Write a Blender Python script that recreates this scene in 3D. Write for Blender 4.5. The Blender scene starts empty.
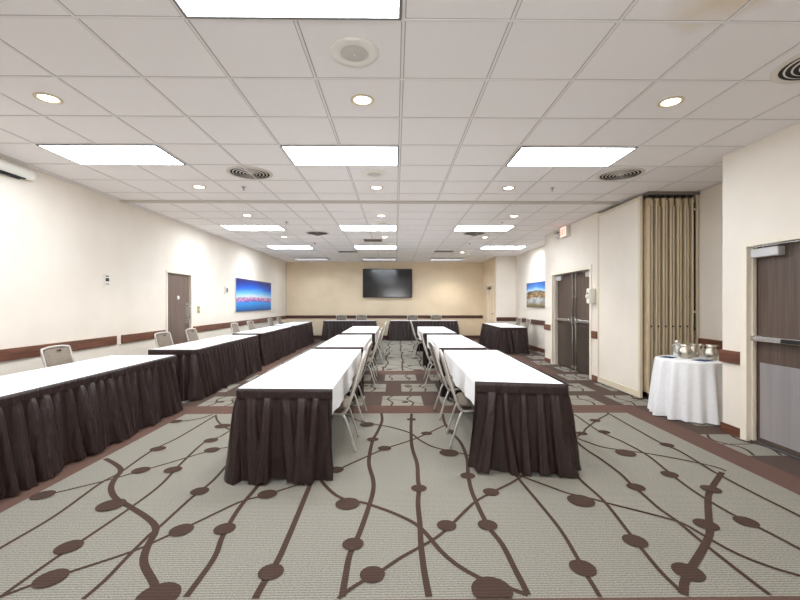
import bpy, math, random
from mathutils import Vector, Matrix
R = math.radians
C = bpy.context.scene.collection
SC = bpy.context.scene

# ------------------------------------------------------------------ camera
EYE = 1.40            # camera height
FPX = 408.3           # focal length in pixels of an 800 px wide frame
cam_d = bpy.data.cameras.new('camera')
cam = bpy.data.objects.new('camera', cam_d); C.objects.link(cam)
cam_d.sensor_width = 36.0; cam_d.sensor_fit = 'HORIZONTAL'
cam_d.lens = FPX / 800 * 36.0
cam_d.shift_y = 2.4 / 800
cam_d.clip_start = 0.05; cam_d.clip_end = 100
cam.location = (0, 0, EYE)
cam.rotation_euler = (R(90), 0, -0.01164)
SC.camera = cam

# ------------------------------------------------------------------ world, exposure, big lights
world = bpy.data.worlds.new('world'); SC.world = world
world.use_nodes = True
world.node_tree.nodes['Background'].inputs[0].default_value = (0.9, 0.93, 1.0, 1)
world.node_tree.nodes['Background'].inputs[1].default_value = 0.0
SC.view_settings.view_transform = 'Standard'
SC.view_settings.look = 'None'
SC.view_settings.gamma = 1.0
SC.view_settings.use_curve_mapping = False
SC.view_settings.exposure = 0.84
SC.cycles.use_denoising = True
SC.cycles.max_bounces = 10
SC.cycles.diffuse_bounces = 7
SC.cycles.sample_clamp_indirect = 6.0

TROFFER = 11.0        # radiance of the fluorescent lenses in the near half of the room
TROFFER_FAR = 16.0    # same lenses beyond the partition track, raised to brighten the far ceiling
DOWN_W = 44.0         # watts of each recessed spot
WARM = (1.0, 0.92, 0.82)
NEUTRAL = (0.86, 0.925, 1.0)

# ------------------------------------------------------------------ room dimensions
CE = 2.989            # ceiling
T, X0, Y0 = 0.61, 0.0467, 2.903     # ceiling grid pitch and origin
XL, XR = -4.28, 3.56  # left wall, right wall
YB, YF = 16.06, -2.6  # far wall, wall behind the camera
def gx(k): return X0 + k * T
def gy(r): return Y0 + r * T

def area_light(name, loc, sx, sy, watts, col, rot=(0, 0, 0)):
    d = bpy.data.lights.new(name, 'AREA'); d.shape = 'RECTANGLE'; d.size = sx; d.size_y = sy
    d.energy = watts; d.color = col
    o = bpy.data.objects.new(name, d); C.objects.link(o); o.location = loc; o.rotation_euler = rot
    return o
# unseen area lights added on the grid behind and beside the camera, fixtures assumed
for k, r in ((-5, -1.5), (-5, -5.5), (-1, -5.5), (3, -5.5)):
    area_light('unseen_fixture_light', (gx(k), gy(r), CE - 0.02), 1.2, 0.6, 12.0, NEUTRAL)
# added fill light behind the camera, aimed up and forward to brighten the ceiling
area_light('camera_fill_light', (0.0, -1.2, 1.9), 1.6, 1.6, 50.0, (0.92, 0.95, 1.0), (R(180 - 25), 0, 0))

# ------------------------------------------------------------------ materials
def srgb(r, g, b):
    f = lambda c: (c / 255 / 12.92) if c / 255 <= 0.04045 else ((c / 255 + 0.055) / 1.055) ** 2.4
    return (f(r), f(g), f(b), 1.0)
def mat(name, col, rough=0.6, metal=0.0, spec=0.5, sheen=0.0):
    m = bpy.data.materials.new(name); m.use_nodes = True
    b = m.node_tree.nodes['Principled BSDF']
    b.inputs['Base Color'].default_value = col if len(col) == 4 else (*col, 1)
    b.inputs['Roughness'].default_value = rough; b.inputs['Metallic'].default_value = metal
    b.inputs['Specular IOR Level'].default_value = spec
    if sheen: b.inputs['Sheen Weight'].default_value = sheen
    m['bsdf'] = 1
    return m
def nodes(m): return m.node_tree.nodes, m.node_tree.links, m.node_tree.nodes['Principled BSDF']
def N(ns, t, **kw):
    n = ns.new(t)
    for k, v in kw.items():
        if k in n.inputs.keys(): n.inputs[k].default_value = v
        else: setattr(n, k, v)
    return n
def ramp(ns, stops, interp='LINEAR'):
    n = ns.new('ShaderNodeValToRGB'); e = n.color_ramp.elements; n.color_ramp.interpolation = interp
    while len(e) < len(stops): e.new(0.5)
    for i, (p, c) in enumerate(stops): e[i].position = p; e[i].color = c if len(c) == 4 else (*c, 1)
    return n
def noise_mat(name, c1, c2, scale=(1, 1, 1), nscale=8.0, detail=4.0, rough=0.6, metal=0.0, spec=0.4, bump=0.0, lo=0.35, hi=0.65, sheen=0.0):
    m = mat(name, c1, rough, metal, spec, sheen); ns, ln, b = nodes(m)
    tc = ns.new('ShaderNodeTexCoord'); mp = ns.new('ShaderNodeMapping'); mp.inputs['Scale'].default_value = scale
    ln.new(tc.outputs['Object'], mp.inputs['Vector'])
    nz = N(ns, 'ShaderNodeTexNoise', Scale=nscale, Detail=detail); ln.new(mp.outputs[0], nz.inputs['Vector'])
    rp = ramp(ns, [(lo, c1), (hi, c2)]); ln.new(nz.outputs['Fac'], rp.inputs['Fac']); ln.new(rp.outputs[0], b.inputs['Base Color'])
    if bump:
        bp = N(ns, 'ShaderNodeBump', Strength=bump, Distance=0.01); ln.new(nz.outputs['Fac'], bp.inputs['Height']); ln.new(bp.outputs[0], b.inputs['Normal'])
    return m
def emit_mat(name, col, strength):
    m = bpy.data.materials.new(name); m.use_nodes = True; ns = m.node_tree.nodes; ln = m.node_tree.links
    for n in list(ns):
        if n.type == 'BSDF_PRINCIPLED': ns.remove(n)
    e = N(ns, 'ShaderNodeEmission'); e.inputs[0].default_value = (*col, 1); e.inputs[1].default_value = strength
    ln.new(e.outputs[0], ns['Material Output'].inputs['Surface'])
    return m

M = {}
M['paint'] = noise_mat('wall paint warm white', srgb(234, 226, 214), srgb(229, 220, 207), nscale=1.5, rough=0.75, spec=0.2)
M['paint_far'] = noise_mat('wall paint light tan', srgb(231, 213, 185), srgb(225, 207, 178), nscale=1.5, rough=0.75, spec=0.2)
M['frame_paint'] = mat('door frame enamel', srgb(232, 223, 206), 0.4)
M['grid'] = mat('ceiling grid white steel', srgb(228, 224, 221), 0.5)
M['grid_shadow'] = mat('ceiling grid shadow line', srgb(168, 162, 159), 0.7)  # grey strips paint the thin shadow lines along the grid bars
M['diffuser'] = emit_mat('lit fluorescent lens', NEUTRAL, TROFFER)
M['diffuser_far'] = emit_mat('lit fluorescent lens far half', NEUTRAL, TROFFER_FAR)
M['louver_grey'] = mat('parabolic louver', srgb(110, 106, 104), 0.5, 0.3)
M['diffuser_off'] = mat('unlit fluorescent lens', srgb(225, 222, 216), 0.4)
M['fixture_edge'] = mat('fixture edge grey', srgb(120, 116, 114), 0.5)
M['lamp_warm'] = emit_mat('lit recessed lamp', (1.0, 0.86, 0.62), 14.0)
M['lamp_dim'] = emit_mat('dim recessed lamp', (1.0, 0.93, 0.82), 1.2)
M['lamp_trim'] = mat('lamp trim', srgb(205, 190, 165), 0.3, 0.3)
M['plastic_white'] = mat('white plastic', srgb(228, 225, 216), 0.4)
M['speaker_grille'] = mat('speaker grille', srgb(196, 192, 184), 0.5)
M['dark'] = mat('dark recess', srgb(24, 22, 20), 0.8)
M['black'] = mat('black plastic', srgb(26, 25, 25), 0.4)
M['vent_paint'] = mat('vent off white', srgb(216, 208, 198), 0.45)
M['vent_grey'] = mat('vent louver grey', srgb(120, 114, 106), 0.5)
M['skirt'] = noise_mat('table skirt dark brown satin', srgb(46, 30, 28), srgb(40, 26, 24), nscale=60, rough=0.40, spec=0.5)
def skirt_wrinkles(m):
    ns, ln, b = nodes(m)
    tc = ns.new('ShaderNodeTexCoord'); mp = ns.new('ShaderNodeMapping'); mp.inputs['Scale'].default_value = (7, 7, 2.2); ln.new(tc.outputs['Object'], mp.inputs['Vector'])
    nz = N(ns, 'ShaderNodeTexNoise', Scale=2.0, Detail=3.0, Distortion=.6); ln.new(mp.outputs[0], nz.inputs['Vector'])
    bp = N(ns, 'ShaderNodeBump', Strength=.55, Distance=.03); ln.new(nz.outputs['Fac'], bp.inputs['Height']); ln.new(bp.outputs[0], b.inputs['Normal'])
skirt_wrinkles(M['skirt'])
M['linen'] = noise_mat('white table linen', srgb(234, 234, 235), srgb(229, 229, 231), nscale=40, rough=0.8, spec=0.15)
M['board'] = mat('laminate board', srgb(150, 120, 90), 0.5)
M['steel_dark'] = mat('grey folding leg steel', srgb(90, 88, 86), 0.4, 0.6)
M['chair_metal'] = mat('silver painted chair tube', srgb(194, 189, 182), 0.38, 0.35)
M['chair_fabric'] = noise_mat('taupe woven fabric', srgb(146, 136, 124), srgb(112, 103, 93), scale=(1, 1, 2.2), nscale=110, detail=2, rough=0.9, spec=0.15, bump=0.2)
M['chair_shell'] = mat('taupe chair back shell', srgb(150, 140, 126), 0.7)
M['rail'] = noise_mat('red brown chair rail wood', srgb(122, 80, 60), srgb(92, 58, 44), scale=(1, 1, 14), nscale=3.0, rough=0.35, spec=0.5)
M['rail_dark'] = noise_mat('dark brown chair rail wood', srgb(92, 60, 48), srgb(70, 44, 36), scale=(1, 1, 14), nscale=3.0, rough=0.4)
M['door_wood'] = noise_mat('taupe brown door laminate', srgb(98, 82, 73), srgb(80, 66, 58), scale=(26, 26, 0.7), nscale=2.2, detail=6, rough=0.45, spec=0.4)
M['door_wood_lit'] = noise_mat('brightly lit taupe brown door laminate', srgb(120, 102, 92), srgb(102, 86, 77), scale=(26, 26, 0.7), nscale=2.2, detail=6, rough=0.45, spec=0.4)  # door laminate with the bright light on one door put into its colour
M['door_metal'] = noise_mat('brushed kick plate', srgb(190, 186, 188), srgb(180, 176, 179), scale=(10, 10, 0.5), nscale=2.0, rough=0.30, metal=0.55)
M['door_plate_dark'] = noise_mat('dark bronze kick plate', srgb(84, 72, 64), srgb(76, 66, 59), scale=(18, 18, 0.6), nscale=2.0, rough=0.30, metal=0.35)
M['chrome'] = mat('satin chrome', srgb(200, 198, 194), 0.25, 0.9)
M['rod_steel'] = mat('grey rod steel', srgb(150, 146, 140), 0.4, 0.5)
M['closer'] = mat('door closer aluminium', srgb(196, 193, 192), 0.4, 0.3)
M['silver'] = noise_mat('polished pitcher metal', srgb(206, 200, 188), srgb(190, 182, 168), nscale=4, rough=0.30, metal=1.0)
M['glass_white'] = mat('pale carafe enamel', srgb(218, 222, 216), 0.25)
M['napkin'] = noise_mat('navy napkin cloth', srgb(52, 78, 122), srgb(42, 66, 108), nscale=50, rough=0.85)
M['partition'] = noise_mat('partition panel tan vinyl', srgb(206, 186, 152), srgb(194, 174, 140), nscale=6, rough=0.6)
M['partition_trim'] = mat('partition edge aluminium', srgb(204, 188, 158), 0.4, 0.2)
M['pocket_trim'] = mat('pocket edge cream steel', srgb(218, 206, 182), 0.45)
M['partition_trim_dark'] = mat('partition edge seal vinyl', srgb(112, 92, 70), 0.6)  # even dark brown of the seal between the edge trims
M['track'] = mat('partition track beige', srgb(196, 189, 178), 0.5)
M['exit_face'] = emit_mat('lit exit sign face', (1.0, 0.55, 0.45), 1.1)
M['exit_red'] = emit_mat('lit exit letters', (1.0, 0.06, 0.04), 2.0)
M['screen'] = mat('television glass', srgb(22, 22, 23), 0.12, 0.0, 0.6)
M['switch_brass'] = mat('brass switch plate', srgb(190, 170, 96), 0.35, 0.4)

# ceiling tile, with one brown water stain
def ceiling_mat():
    m = mat('mineral fibre ceiling tile', srgb(232, 227, 224), 0.9, 0, 0.1); ns, ln, b = nodes(m)
    tc = ns.new('ShaderNodeTexCoord')
    nz = N(ns, 'ShaderNodeTexNoise', Scale=160.0, Detail=2.0); ln.new(tc.outputs['Object'], nz.inputs['Vector'])
    rp = ramp(ns, [(0.3, srgb(236, 231, 229)), (0.6, srgb(239, 235, 233))]); ln.new(nz.outputs['Fac'], rp.inputs['Fac'])
    ds = N(ns, 'ShaderNodeVectorMath', operation='DISTANCE'); ln.new(tc.outputs['Object'], ds.inputs[0]); ds.inputs[1].default_value = (1.72, 2.13, CE)
    n2 = N(ns, 'ShaderNodeTexNoise', Scale=5.0, Detail=3.0); ln.new(tc.outputs['Object'], n2.inputs['Vector'])
    ad = N(ns, 'ShaderNodeMath', operation='MULTIPLY_ADD'); ln.new(n2.outputs['Fac'], ad.inputs[0]); ad.inputs[1].default_value = 0.3; ln.new(ds.outputs['Value'], ad.inputs[2])
    r2 = ramp(ns, [(0.20, (1, 1, 1)), (0.42, (0, 0, 0))]); ln.new(ad.outputs[0], r2.inputs['Fac'])
    mu = N(ns, 'ShaderNodeMath', operation='MULTIPLY'); ln.new(r2.outputs[0], mu.inputs[0]); mu.inputs[1].default_value = 0.55
    mx = N(ns, 'ShaderNodeMixRGB'); ln.new(mu.outputs[0], mx.inputs[0]); ln.new(rp.outputs[0], mx.inputs[1]); mx.inputs[2].default_value = srgb(214, 190, 150)
    ln.new(mx.outputs[0], b.inputs['Base Color'])
    return m
M['ceiling'] = ceiling_mat()

# woven carpet: fine ribs across the room and speckle
def carpet_mat(name, light, dark, rib=0.5, period=0.023):
    m = mat(name, light, 0.95, 0, 0.05); ns, ln, b = nodes(m)
    tc = ns.new('ShaderNodeTexCoord'); sp = ns.new('ShaderNodeSeparateXYZ'); ln.new(tc.outputs['Object'], sp.inputs[0])
    nw = N(ns, 'ShaderNodeTexNoise', Scale=40.0, Detail=1.0); ln.new(tc.outputs['Object'], nw.inputs['Vector'])
    ma = N(ns, 'ShaderNodeMath', operation='MULTIPLY_ADD'); ln.new(nw.outputs['Fac'], ma.inputs[0]); ma.inputs[1].default_value = 0.006; ln.new(sp.outputs['Y'], ma.inputs[2])
    s1 = N(ns, 'ShaderNodeMath', operation='MULTIPLY'); ln.new(ma.outputs[0], s1.inputs[0]); s1.inputs[1].default_value = 2 * math.pi / period
    sn = N(ns, 'ShaderNodeMath', operation='SINE'); ln.new(s1.outputs[0], sn.inputs[0])
    mp = ns.new('ShaderNodeMapping'); mp.inputs['Scale'].default_value = (110, 200, 1); ln.new(tc.outputs['Object'], mp.inputs['Vector'])
    nz = N(ns, 'ShaderNodeTexNoise', Scale=1.0, Detail=2.0); ln.new(mp.outputs[0], nz.inputs['Vector'])
    a1 = N(ns, 'ShaderNodeMath', operation='MULTIPLY_ADD'); ln.new(sn.outputs[0], a1.inputs[0]); a1.inputs[1].default_value = rib * 0.5; a1.inputs[2].default_value = 0.0
    a2 = N(ns, 'ShaderNodeMath', operation='MULTIPLY_ADD'); ln.new(nz.outputs['Fac'], a2.inputs[0]); a2.inputs[1].default_value = 1.25; ln.new(a1.outputs[0], a2.inputs[2])
    rp = ramp(ns, [(0.1, dark), (0.95, light)]); ln.new(a2.outputs[0], rp.inputs['Fac']); ln.new(rp.outputs[0], b.inputs['Base Color'])
    return m
M['carpet_light'] = carpet_mat('sage ribbed carpet', srgb(150, 147, 137), srgb(76, 73, 66), 0.36, 0.0175)
M['carpet_border'] = carpet_mat('mauve brown border carpet', srgb(100, 79, 71), srgb(80, 61, 54), 0.15)
M['carpet_dark'] = carpet_mat('dark brown field carpet', srgb(86, 73, 67), srgb(64, 53, 48), 0.2)
M['carpet_line'] = carpet_mat('brown vine pattern carpet', srgb(76, 61, 54), srgb(55, 43, 37), 0.35)

# ------------------------------------------------------------------ mesh builder
class MB:
    def __init__(s): s.v = []; s.f = []; s.mi = []; s.sm = []
    def add(s, vs, fs, m=0, smooth=False, xf=None):
        o = len(s.v)
        for p in vs: s.v.append(tuple(xf @ Vector(p)) if xf is not None else tuple(p))
        for f in fs: s.f.append(tuple(i + o for i in f)); s.mi.append(m); s.sm.append(smooth)
        return s
    def box(s, x0, x1, y0, y1, z0, z1, m=0, xf=None):
        vs = [(x, y, z) for z in (z0, z1) for y in (y0, y1) for x in (x0, x1)]
        return s.add(vs, [(0, 2, 3, 1), (4, 5, 7, 6), (0, 1, 5, 4), (2, 6, 7, 3), (0, 4, 6, 2), (1, 3, 7, 5)], m, False, xf)
    def bbox(s, x0, x1, y0, y1, z0, z1, bv=0.004, m=0, xf=None):
        # box with chamfered edges
        vs = []; idx = {}
        c = ((x0, x1), (y0, y1), (z0, z1))
        for i in (0, 1):
            for j in (0, 1):
                for k in (0, 1):
                    for ax in range(3):
                        p = [c[0][i], c[1][j], c[2][k]]
                        for a2 in range(3):
                            if a2 != ax: p[a2] += bv * (1 if (i, j, k)[a2] == 0 else -1)
                        # vertex lies on the face normal to ax
                        idx[(i, j, k, ax)] = len(vs); vs.append(tuple(p))
        fs = []
        g = lambda i, j, k, a: idx[(i, j, k, a)]
        fs += [(g(0,0,0,0), g(0,0,1,0), g(0,1,1,0), g(0,1,0,0)), (g(1,0,0,0), g(1,1,0,0), g(1,1,1,0), g(1,0,1,0))]
        fs += [(g(0,0,0,1), g(1,0,0,1), g(1,0,1,1), g(0,0,1,1)), (g(0,1,0,1), g(0,1,1,1), g(1,1,1,1), g(1,1,0,1))]
        fs += [(g(0,0,0,2), g(0,1,0,2), g(1,1,0,2), g(1,0,0,2)), (g(0,0,1,2), g(1,0,1,2), g(1,1,1,2), g(0,1,1,2))]
        for i in (0, 1):
            for j in (0, 1): fs.append((g(i,j,0,0), g(i,j,1,0), g(i,j,1,1), g(i,j,0,1)))
        for i in (0, 1):
            for k in (0, 1): fs.append((g(i,0,k,0), g(i,1,k,0), g(i,1,k,2), g(i,0,k,2)))
        for j in (0, 1):
            for k in (0, 1): fs.append((g(0,j,k,1), g(1,j,k,1), g(1,j,k,2), g(0,j,k,2)))
        for i in (0, 1):
            for j in (0, 1):
                for k in (0, 1): fs.append((g(i,j,k,0), g(i,j,k,1), g(i,j,k,2)))
        return s.add(vs, fs, m, False, xf)
    def tube(s, pts, r, n=8, m=0, closed=False, flat=1.0, cap=True):
        P = [Vector(p) for p in pts]; k = len(P); vs = []; fs = []
        up = None
        for i in range(k):
            a = P[i - 1] if (i > 0 or closed) else P[i]; b = P[(i + 1) % k] if (i < k - 1 or closed) else P[i]
            d = (b - a).normalized()
            if up is None:
                up = d.orthogonal().normalized()
            up = (up - d * up.dot(d)).normalized(); sd = d.cross(up)
            rr = r[i] if isinstance(r, (list, tuple)) else r
            for j in range(n):
                t = 2 * math.pi * j / n
                vs.append(P[i] + up * (rr * math.cos(t)) + sd * (rr * flat * math.sin(t)))
        for i in range(k if closed else k - 1):
            for j in range(n):
                a = i * n + j; b = i * n + (j + 1) % n; i2 = (i + 1) % k
                fs.append((a, b, i2 * n + (j + 1) % n, i2 * n + j))
        if cap and not closed:
            fs.append(tuple(range(n - 1, -1, -1))); fs.append(tuple((k - 1) * n + j for j in range(n)))
        return s.add(vs, fs, m, True)
    def lathe(s, prof, n=32, m=0, c=(0, 0, 0), fn=None, smooth=True, cap=False):
        vs = []; fs = []
        for (r, z) in prof:
            for j in range(n):
                t = 2 * math.pi * j / n; q = r * (fn(t, z) if fn else 1)
                vs.append((c[0] + q * math.cos(t), c[1] + q * math.sin(t), c[2] + z))
        for i in range(len(prof) - 1):
            for j in range(n):
                fs.append((i * n + j, i * n + (j + 1) % n, (i + 1) * n + (j + 1) % n, (i + 1) * n + j))
        if cap:
            fs.append(tuple(range(n - 1, -1, -1))); fs.append(tuple((len(prof) - 1) * n + j for j in range(n)))
        return s.add(vs, fs, m, smooth)
    def quadz(s, x0, x1, y0, y1, z, m=0):
        return s.add([(x0, y0, z), (x1, y0, z), (x1, y1, z), (x0, y1, z)], [(0, 1, 2, 3)], m)
    def build(s, name, mats, parent=None, loc=None):
        me = bpy.data.meshes.new(name); me.from_pydata(s.v, [], s.f)
        for q in (mats if isinstance(mats, (list, tuple)) else [mats]): me.materials.append(q)
        me.polygons.foreach_set('material_index', s.mi); me.polygons.foreach_set('use_smooth', s.sm); me.update()
        o = bpy.data.objects.new(name, me); C.objects.link(o)
        if parent is not None: o.parent = parent
        if loc is not None: o.location = loc
        return o

def thing(name, label, cat, loc=(0, 0, 0), rz=0.0, group=None):
    o = bpy.data.objects.new(name, None); C.objects.link(o); o.empty_display_size = 0.1
    o.location = loc; o.rotation_euler = (0, 0, rz); o['label'] = label; o['category'] = cat
    if group: o['group'] = group
    return o
def tag(o, label, cat, group=None):
    o['label'] = label; o['category'] = cat
    if group: o['group'] = group
    return o
def struct(o): o['kind'] = 'structure'; return o
def copy_tree(o, parent=None):
    c = o.copy(); C.objects.link(c)
    if parent is not None: c.parent = parent
    for ch in list(o.children): copy_tree(ch, c)
    return c

CARPET_CURVES = [
    (0.042, [(-2.595, 3.681), (-2.404, 3.544), (-2.277, 3.417), (-2.222, 3.263), (-2.144, 3.105), (-2.006, 2.946), (-1.838, 2.829), (-1.598, 2.658), (-1.472, 2.529), (-1.415, 2.344), (-1.345, 2.201), (-1.199, 2.044), (-1.124, 1.947)]),
    (0.024, [(-2.547, 2.982), (-2.499, 3.019), (-2.248, 3.245), (-2.111, 3.415), (-2.013, 3.518), (-1.731, 3.877), (-1.59, 3.972), (-1.356, 4.17)]),
    (0.024, [(-2.227, 2.115), (-2.244, 2.344), (-2.226, 2.69), (-2.276, 3.174), (-2.259, 3.377), (-2.292, 3.874), (-2.239, 4.273), (-2.221, 5.058), (-2.231, 5.195)]),
    (0.024, [(-1.878, 1.868), (-1.872, 1.956), (-1.854, 2.267), (-1.834, 2.427), (-1.802, 2.775), (-1.794, 3.134), (-1.853, 3.537), (-1.904, 4.088), (-1.823, 4.268), (-1.791, 4.501), (-1.671, 5.142)]),
    (0.024, [(-1.915, 1.905), (-1.872, 1.956), (-1.742, 2.087), (-1.482, 2.298), (-1.386, 2.422), (-1.248, 2.624), (-1.086, 2.87), (-0.932, 2.979), (-0.602, 3.272), (-0.313, 3.631), (-0.107, 3.887), (0.149, 4.123), (0.338, 4.34), (0.58, 4.656)]),
    (0.024, [(-1.471, 1.864), (-1.469, 1.938), (-1.458, 2.062), (-1.47, 2.28), (-1.476, 2.475), (-1.466, 2.562), (-1.455, 2.94), (-1.428, 3.217), (-1.45, 3.621), (-1.478, 4.172), (-1.508, 5.14)]),
    (0.032, [(-0.991, 1.858), (-0.991, 1.945), (-0.989, 2.239), (-1.029, 2.438), (-1.05, 2.639), (-1.059, 2.834), (-1.048, 3.178), (-1.082, 4.021), (-1.132, 5.136)]),
    (0.036, [(-0.648, 1.854), (-0.66, 1.929), (-0.652, 2.067), (-0.635, 2.218), (-0.636, 2.476), (-0.646, 2.901), (-0.656, 3.226), (-0.69, 4.017), (-0.793, 5.132)]),
    (0.030, [(-0.969, 4.166), (-0.627, 3.319), (-0.504, 3.069), (-0.379, 2.912), (-0.232, 2.852), (-0.16, 2.81), (-0.008, 2.702), (0.131, 2.567), (0.206, 2.414), (0.252, 2.297), (0.324, 2.173), (0.42, 2.069), (0.517, 2.01), (0.633, 1.94), (0.697, 1.894)]),
    (0.034, [(-0.254, 1.849), (-0.252, 1.937), (-0.253, 2.062), (-0.251, 2.266), (-0.218, 2.46), (-0.184, 2.756), (-0.164, 3.017), (-0.175, 3.221), (-0.226, 3.518), (-0.235, 3.799), (-0.226, 4.157), (-0.191, 4.413), (-0.156, 4.822), (-0.182, 5.218)]),
    (0.024, [(-0.306, 1.862), (-0.269, 1.924), (-0.22, 1.99), (-0.161, 2.046), (-0.059, 2.137), (0.026, 2.228), (0.141, 2.326), (0.216, 2.393), (0.283, 2.465), (0.389, 2.611), (0.566, 2.857), (0.786, 3.054), (0.96, 3.208), (1.27, 3.567), (1.606, 3.962), (1.987, 4.321), (2.109, 4.491), (2.414, 4.833), (2.633, 5.046), (2.794, 5.231)]),
    (0.034, [(0.171, 1.844), (0.16, 1.932), (0.15, 2.134), (0.148, 2.345), (0.155, 2.555), (0.158, 2.834), (0.178, 3.061), (0.179, 3.217), (0.188, 3.535), (0.162, 3.938), (0.173, 4.478), (0.203, 5.12), (0.203, 5.262)]),
    (0.024, [(-0.763, 5.178), (-0.547, 4.995), (-0.44, 4.825), (-0.208, 4.665), (-0.031, 4.552), (0.158, 4.359), (0.242, 4.152), (0.347, 3.96), (0.453, 3.868), (0.649, 3.739)]),
    (0.032, [(0.616, 5.257), (0.588, 5.025), (0.573, 4.694), (0.598, 4.404), (0.65, 4.058), (0.641, 3.643), (0.594, 3.324), (0.568, 3.073), (0.565, 2.886), (0.578, 2.55), (0.616, 2.349), (0.626, 2.129), (0.633, 1.94), (0.618, 1.839)]),
    (0.024, [(1.066, 4.142), (0.982, 3.483), (0.978, 3.189), (0.997, 2.881), (1.013, 2.5), (0.993, 2.208), (0.979, 2.063), (0.97, 1.923), (0.953, 1.835)]),
    (0.024, [(0.649, 3.739), (0.886, 3.442), (1.062, 3.206), (1.191, 3.05), (1.262, 2.969), (1.408, 2.877), (1.477, 2.818), (1.635, 2.708), (1.785, 2.594), (1.829, 2.513), (1.854, 2.384), (1.903, 2.232), (2.005, 2.105), (2.099, 2.042)]),
    (0.024, [(1.533, 4.462), (1.482, 3.657), (1.456, 3.202), (1.464, 2.847), (1.413, 2.441), (1.395, 2.293), (1.375, 2.104), (1.377, 1.951), (1.368, 1.879)]),
    (0.024, [(1.902, 4.839), (1.811, 3.96), (1.83, 3.629), (1.834, 3.31), (1.81, 3.127), (1.799, 2.932), (1.785, 2.733), (1.798, 2.594), (1.785, 2.355), (1.783, 2.115), (1.787, 1.926), (1.797, 1.862)]),
    (0.024, [(2.201, 5.238), (2.227, 5.006), (2.207, 4.42), (2.274, 4.069), (2.3, 3.719), (2.258, 3.405), (2.22, 3.157), (2.204, 2.927), (2.211, 2.755), (2.22, 2.65), (2.263, 2.453), (2.288, 2.282), (2.309, 2.094)]),
    (0.024, [(1.698, 4.46), (1.88, 4.133), (1.982, 3.93), (2.094, 3.849), (2.275, 3.769), (2.472, 3.645), (2.64, 3.507), (2.729, 3.4), (2.73, 3.339)]),
    (0.024, [(2.68, 5.138), (2.644, 4.38), (2.636, 4.035), (2.665, 3.79), (2.64, 3.507), (2.619, 3.262), (2.624, 2.907), (2.64, 2.633), (2.639, 2.448)]),
    (0.042, [(2.681, 3.32), (2.619, 3.262), (2.444, 3.102), (2.28, 2.942), (2.161, 2.796), (2.018, 2.604), (1.919, 2.467), (1.801, 2.345), (1.581, 2.15), (1.515, 2.095), (1.425, 1.999), (1.336, 1.88)]),
    (0.024, [(-2.269, 5.195), (-2.19, 5.014), (-2.075, 4.804), (-1.924, 4.61), (-1.627, 4.298)]),
    (0.024, [(-2.715, 4.376), (-2.629, 4.693), (-2.519, 4.809), (-2.344, 4.93), (-2.261, 5.149)]),
]
CARPET_DOTS = [(-1.954, 2.831, 0.09), (-1.124, 1.947, 0.1), (-2.547, 2.982, 0.075), (-2.111, 3.415, 0.07), (-1.731, 3.877, 0.07), (-2.258, 3.912, 0.07), (-1.86, 2.349, 0.07), (-1.851, 3.422, 0.07), (-1.861, 4.146, 0.07), (-1.739, 2.083, 0.075), (-1.309, 2.516, 0.07), (-0.929, 2.979, 0.07), (-0.493, 3.406, 0.065), (-0.102, 3.901, 0.065), (0.334, 4.34, 0.06), (-1.444, 3.032, 0.065), (-1.051, 2.528, 0.065), (-1.048, 3.178, 0.065), (-0.643, 2.12, 0.065), (-0.33, 2.831, 0.085), (0.468, 1.969, 0.1), (-0.244, 2.359, 0.062), (-0.229, 4.157, 0.06), (-0.117, 2.094, 0.065), (0.321, 2.548, 0.062), (0.704, 2.994, 0.06), (0.178, 3.061, 0.06), (0.192, 4.859, 0.055), (-0.323, 4.667, 0.085), (0.498, 3.775, 0.09), (0.598, 4.404, 0.055), (0.583, 3.277, 0.06), (0.578, 2.55, 0.062), (0.984, 2.133, 0.068), (1.305, 2.855, 0.092), (1.401, 2.37, 0.068), (1.816, 3.059, 0.065), (2.245, 4.364, 0.062), (2.224, 3.286, 0.065), (2.23, 2.57, 0.068), (2.133, 3.756, 0.088), (2.657, 3.961, 0.062), (2.358, 4.793, 0.06), (1.982, 4.321, 0.06), (2.356, 3.02, 0.068), (1.949, 2.539, 0.07), (1.515, 2.095, 0.075), (-1.946, 4.625, 0.085), (-2.566, 4.81, 0.07)]
# ================================================================== THE SETTING
# ---- floor: dark field, oblong blocks, bordered sage panels with vines and dots
def spline(pts, step=0.05):
    P = [Vector((p[0], p[1], 0)) for p in pts]; out = []
    for i in range(len(P) - 1):
        p0 = P[max(i - 1, 0)]; p1 = P[i]; p2 = P[i + 1]; p3 = P[min(i + 2, len(P) - 1)]
        n = max(2, int((p2 - p1).length / step))
        for j in range(n):
            t = j / n
            out.append(0.5 * ((2 * p1) + (p2 - p0) * t + (2 * p0 - 5 * p1 + 4 * p2 - p3) * t * t + (3 * p1 - p0 - 3 * p2 + p3) * t ** 3))
    out.append(P[-1]); return out
def ribbon(mb, pts, w, z, m, box, dx=0.0, dy=0.0):
    x0, x1, y0, y1 = box
    P = [p for p in spline(pts) if x0 <= p.x <= x1 and y0 <= p.y <= y1]
    if len(P) < 2: return
    vs = []; fs = []
    for i, p in enumerate(P):
        d = (P[min(i + 1, len(P) - 1)] - P[max(i - 1, 0)])
        d = d.normalized() if d.length > 1e-6 else Vector((0, 1, 0))
        nrm = Vector((-d.y, d.x, 0)) * (w / 2)
        for q in (p + nrm, p - nrm):
            vs.append((min(max(q.x, x0), x1) + dx, min(max(q.y, y0), y1) + dy, z))
    for i in range(len(P) - 1):
        if (P[i + 1] - P[i]).length < 0.3: fs.append((2 * i, 2 * i + 1, 2 * i + 3, 2 * i + 2))
    mb.add(vs, fs, m)
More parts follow.
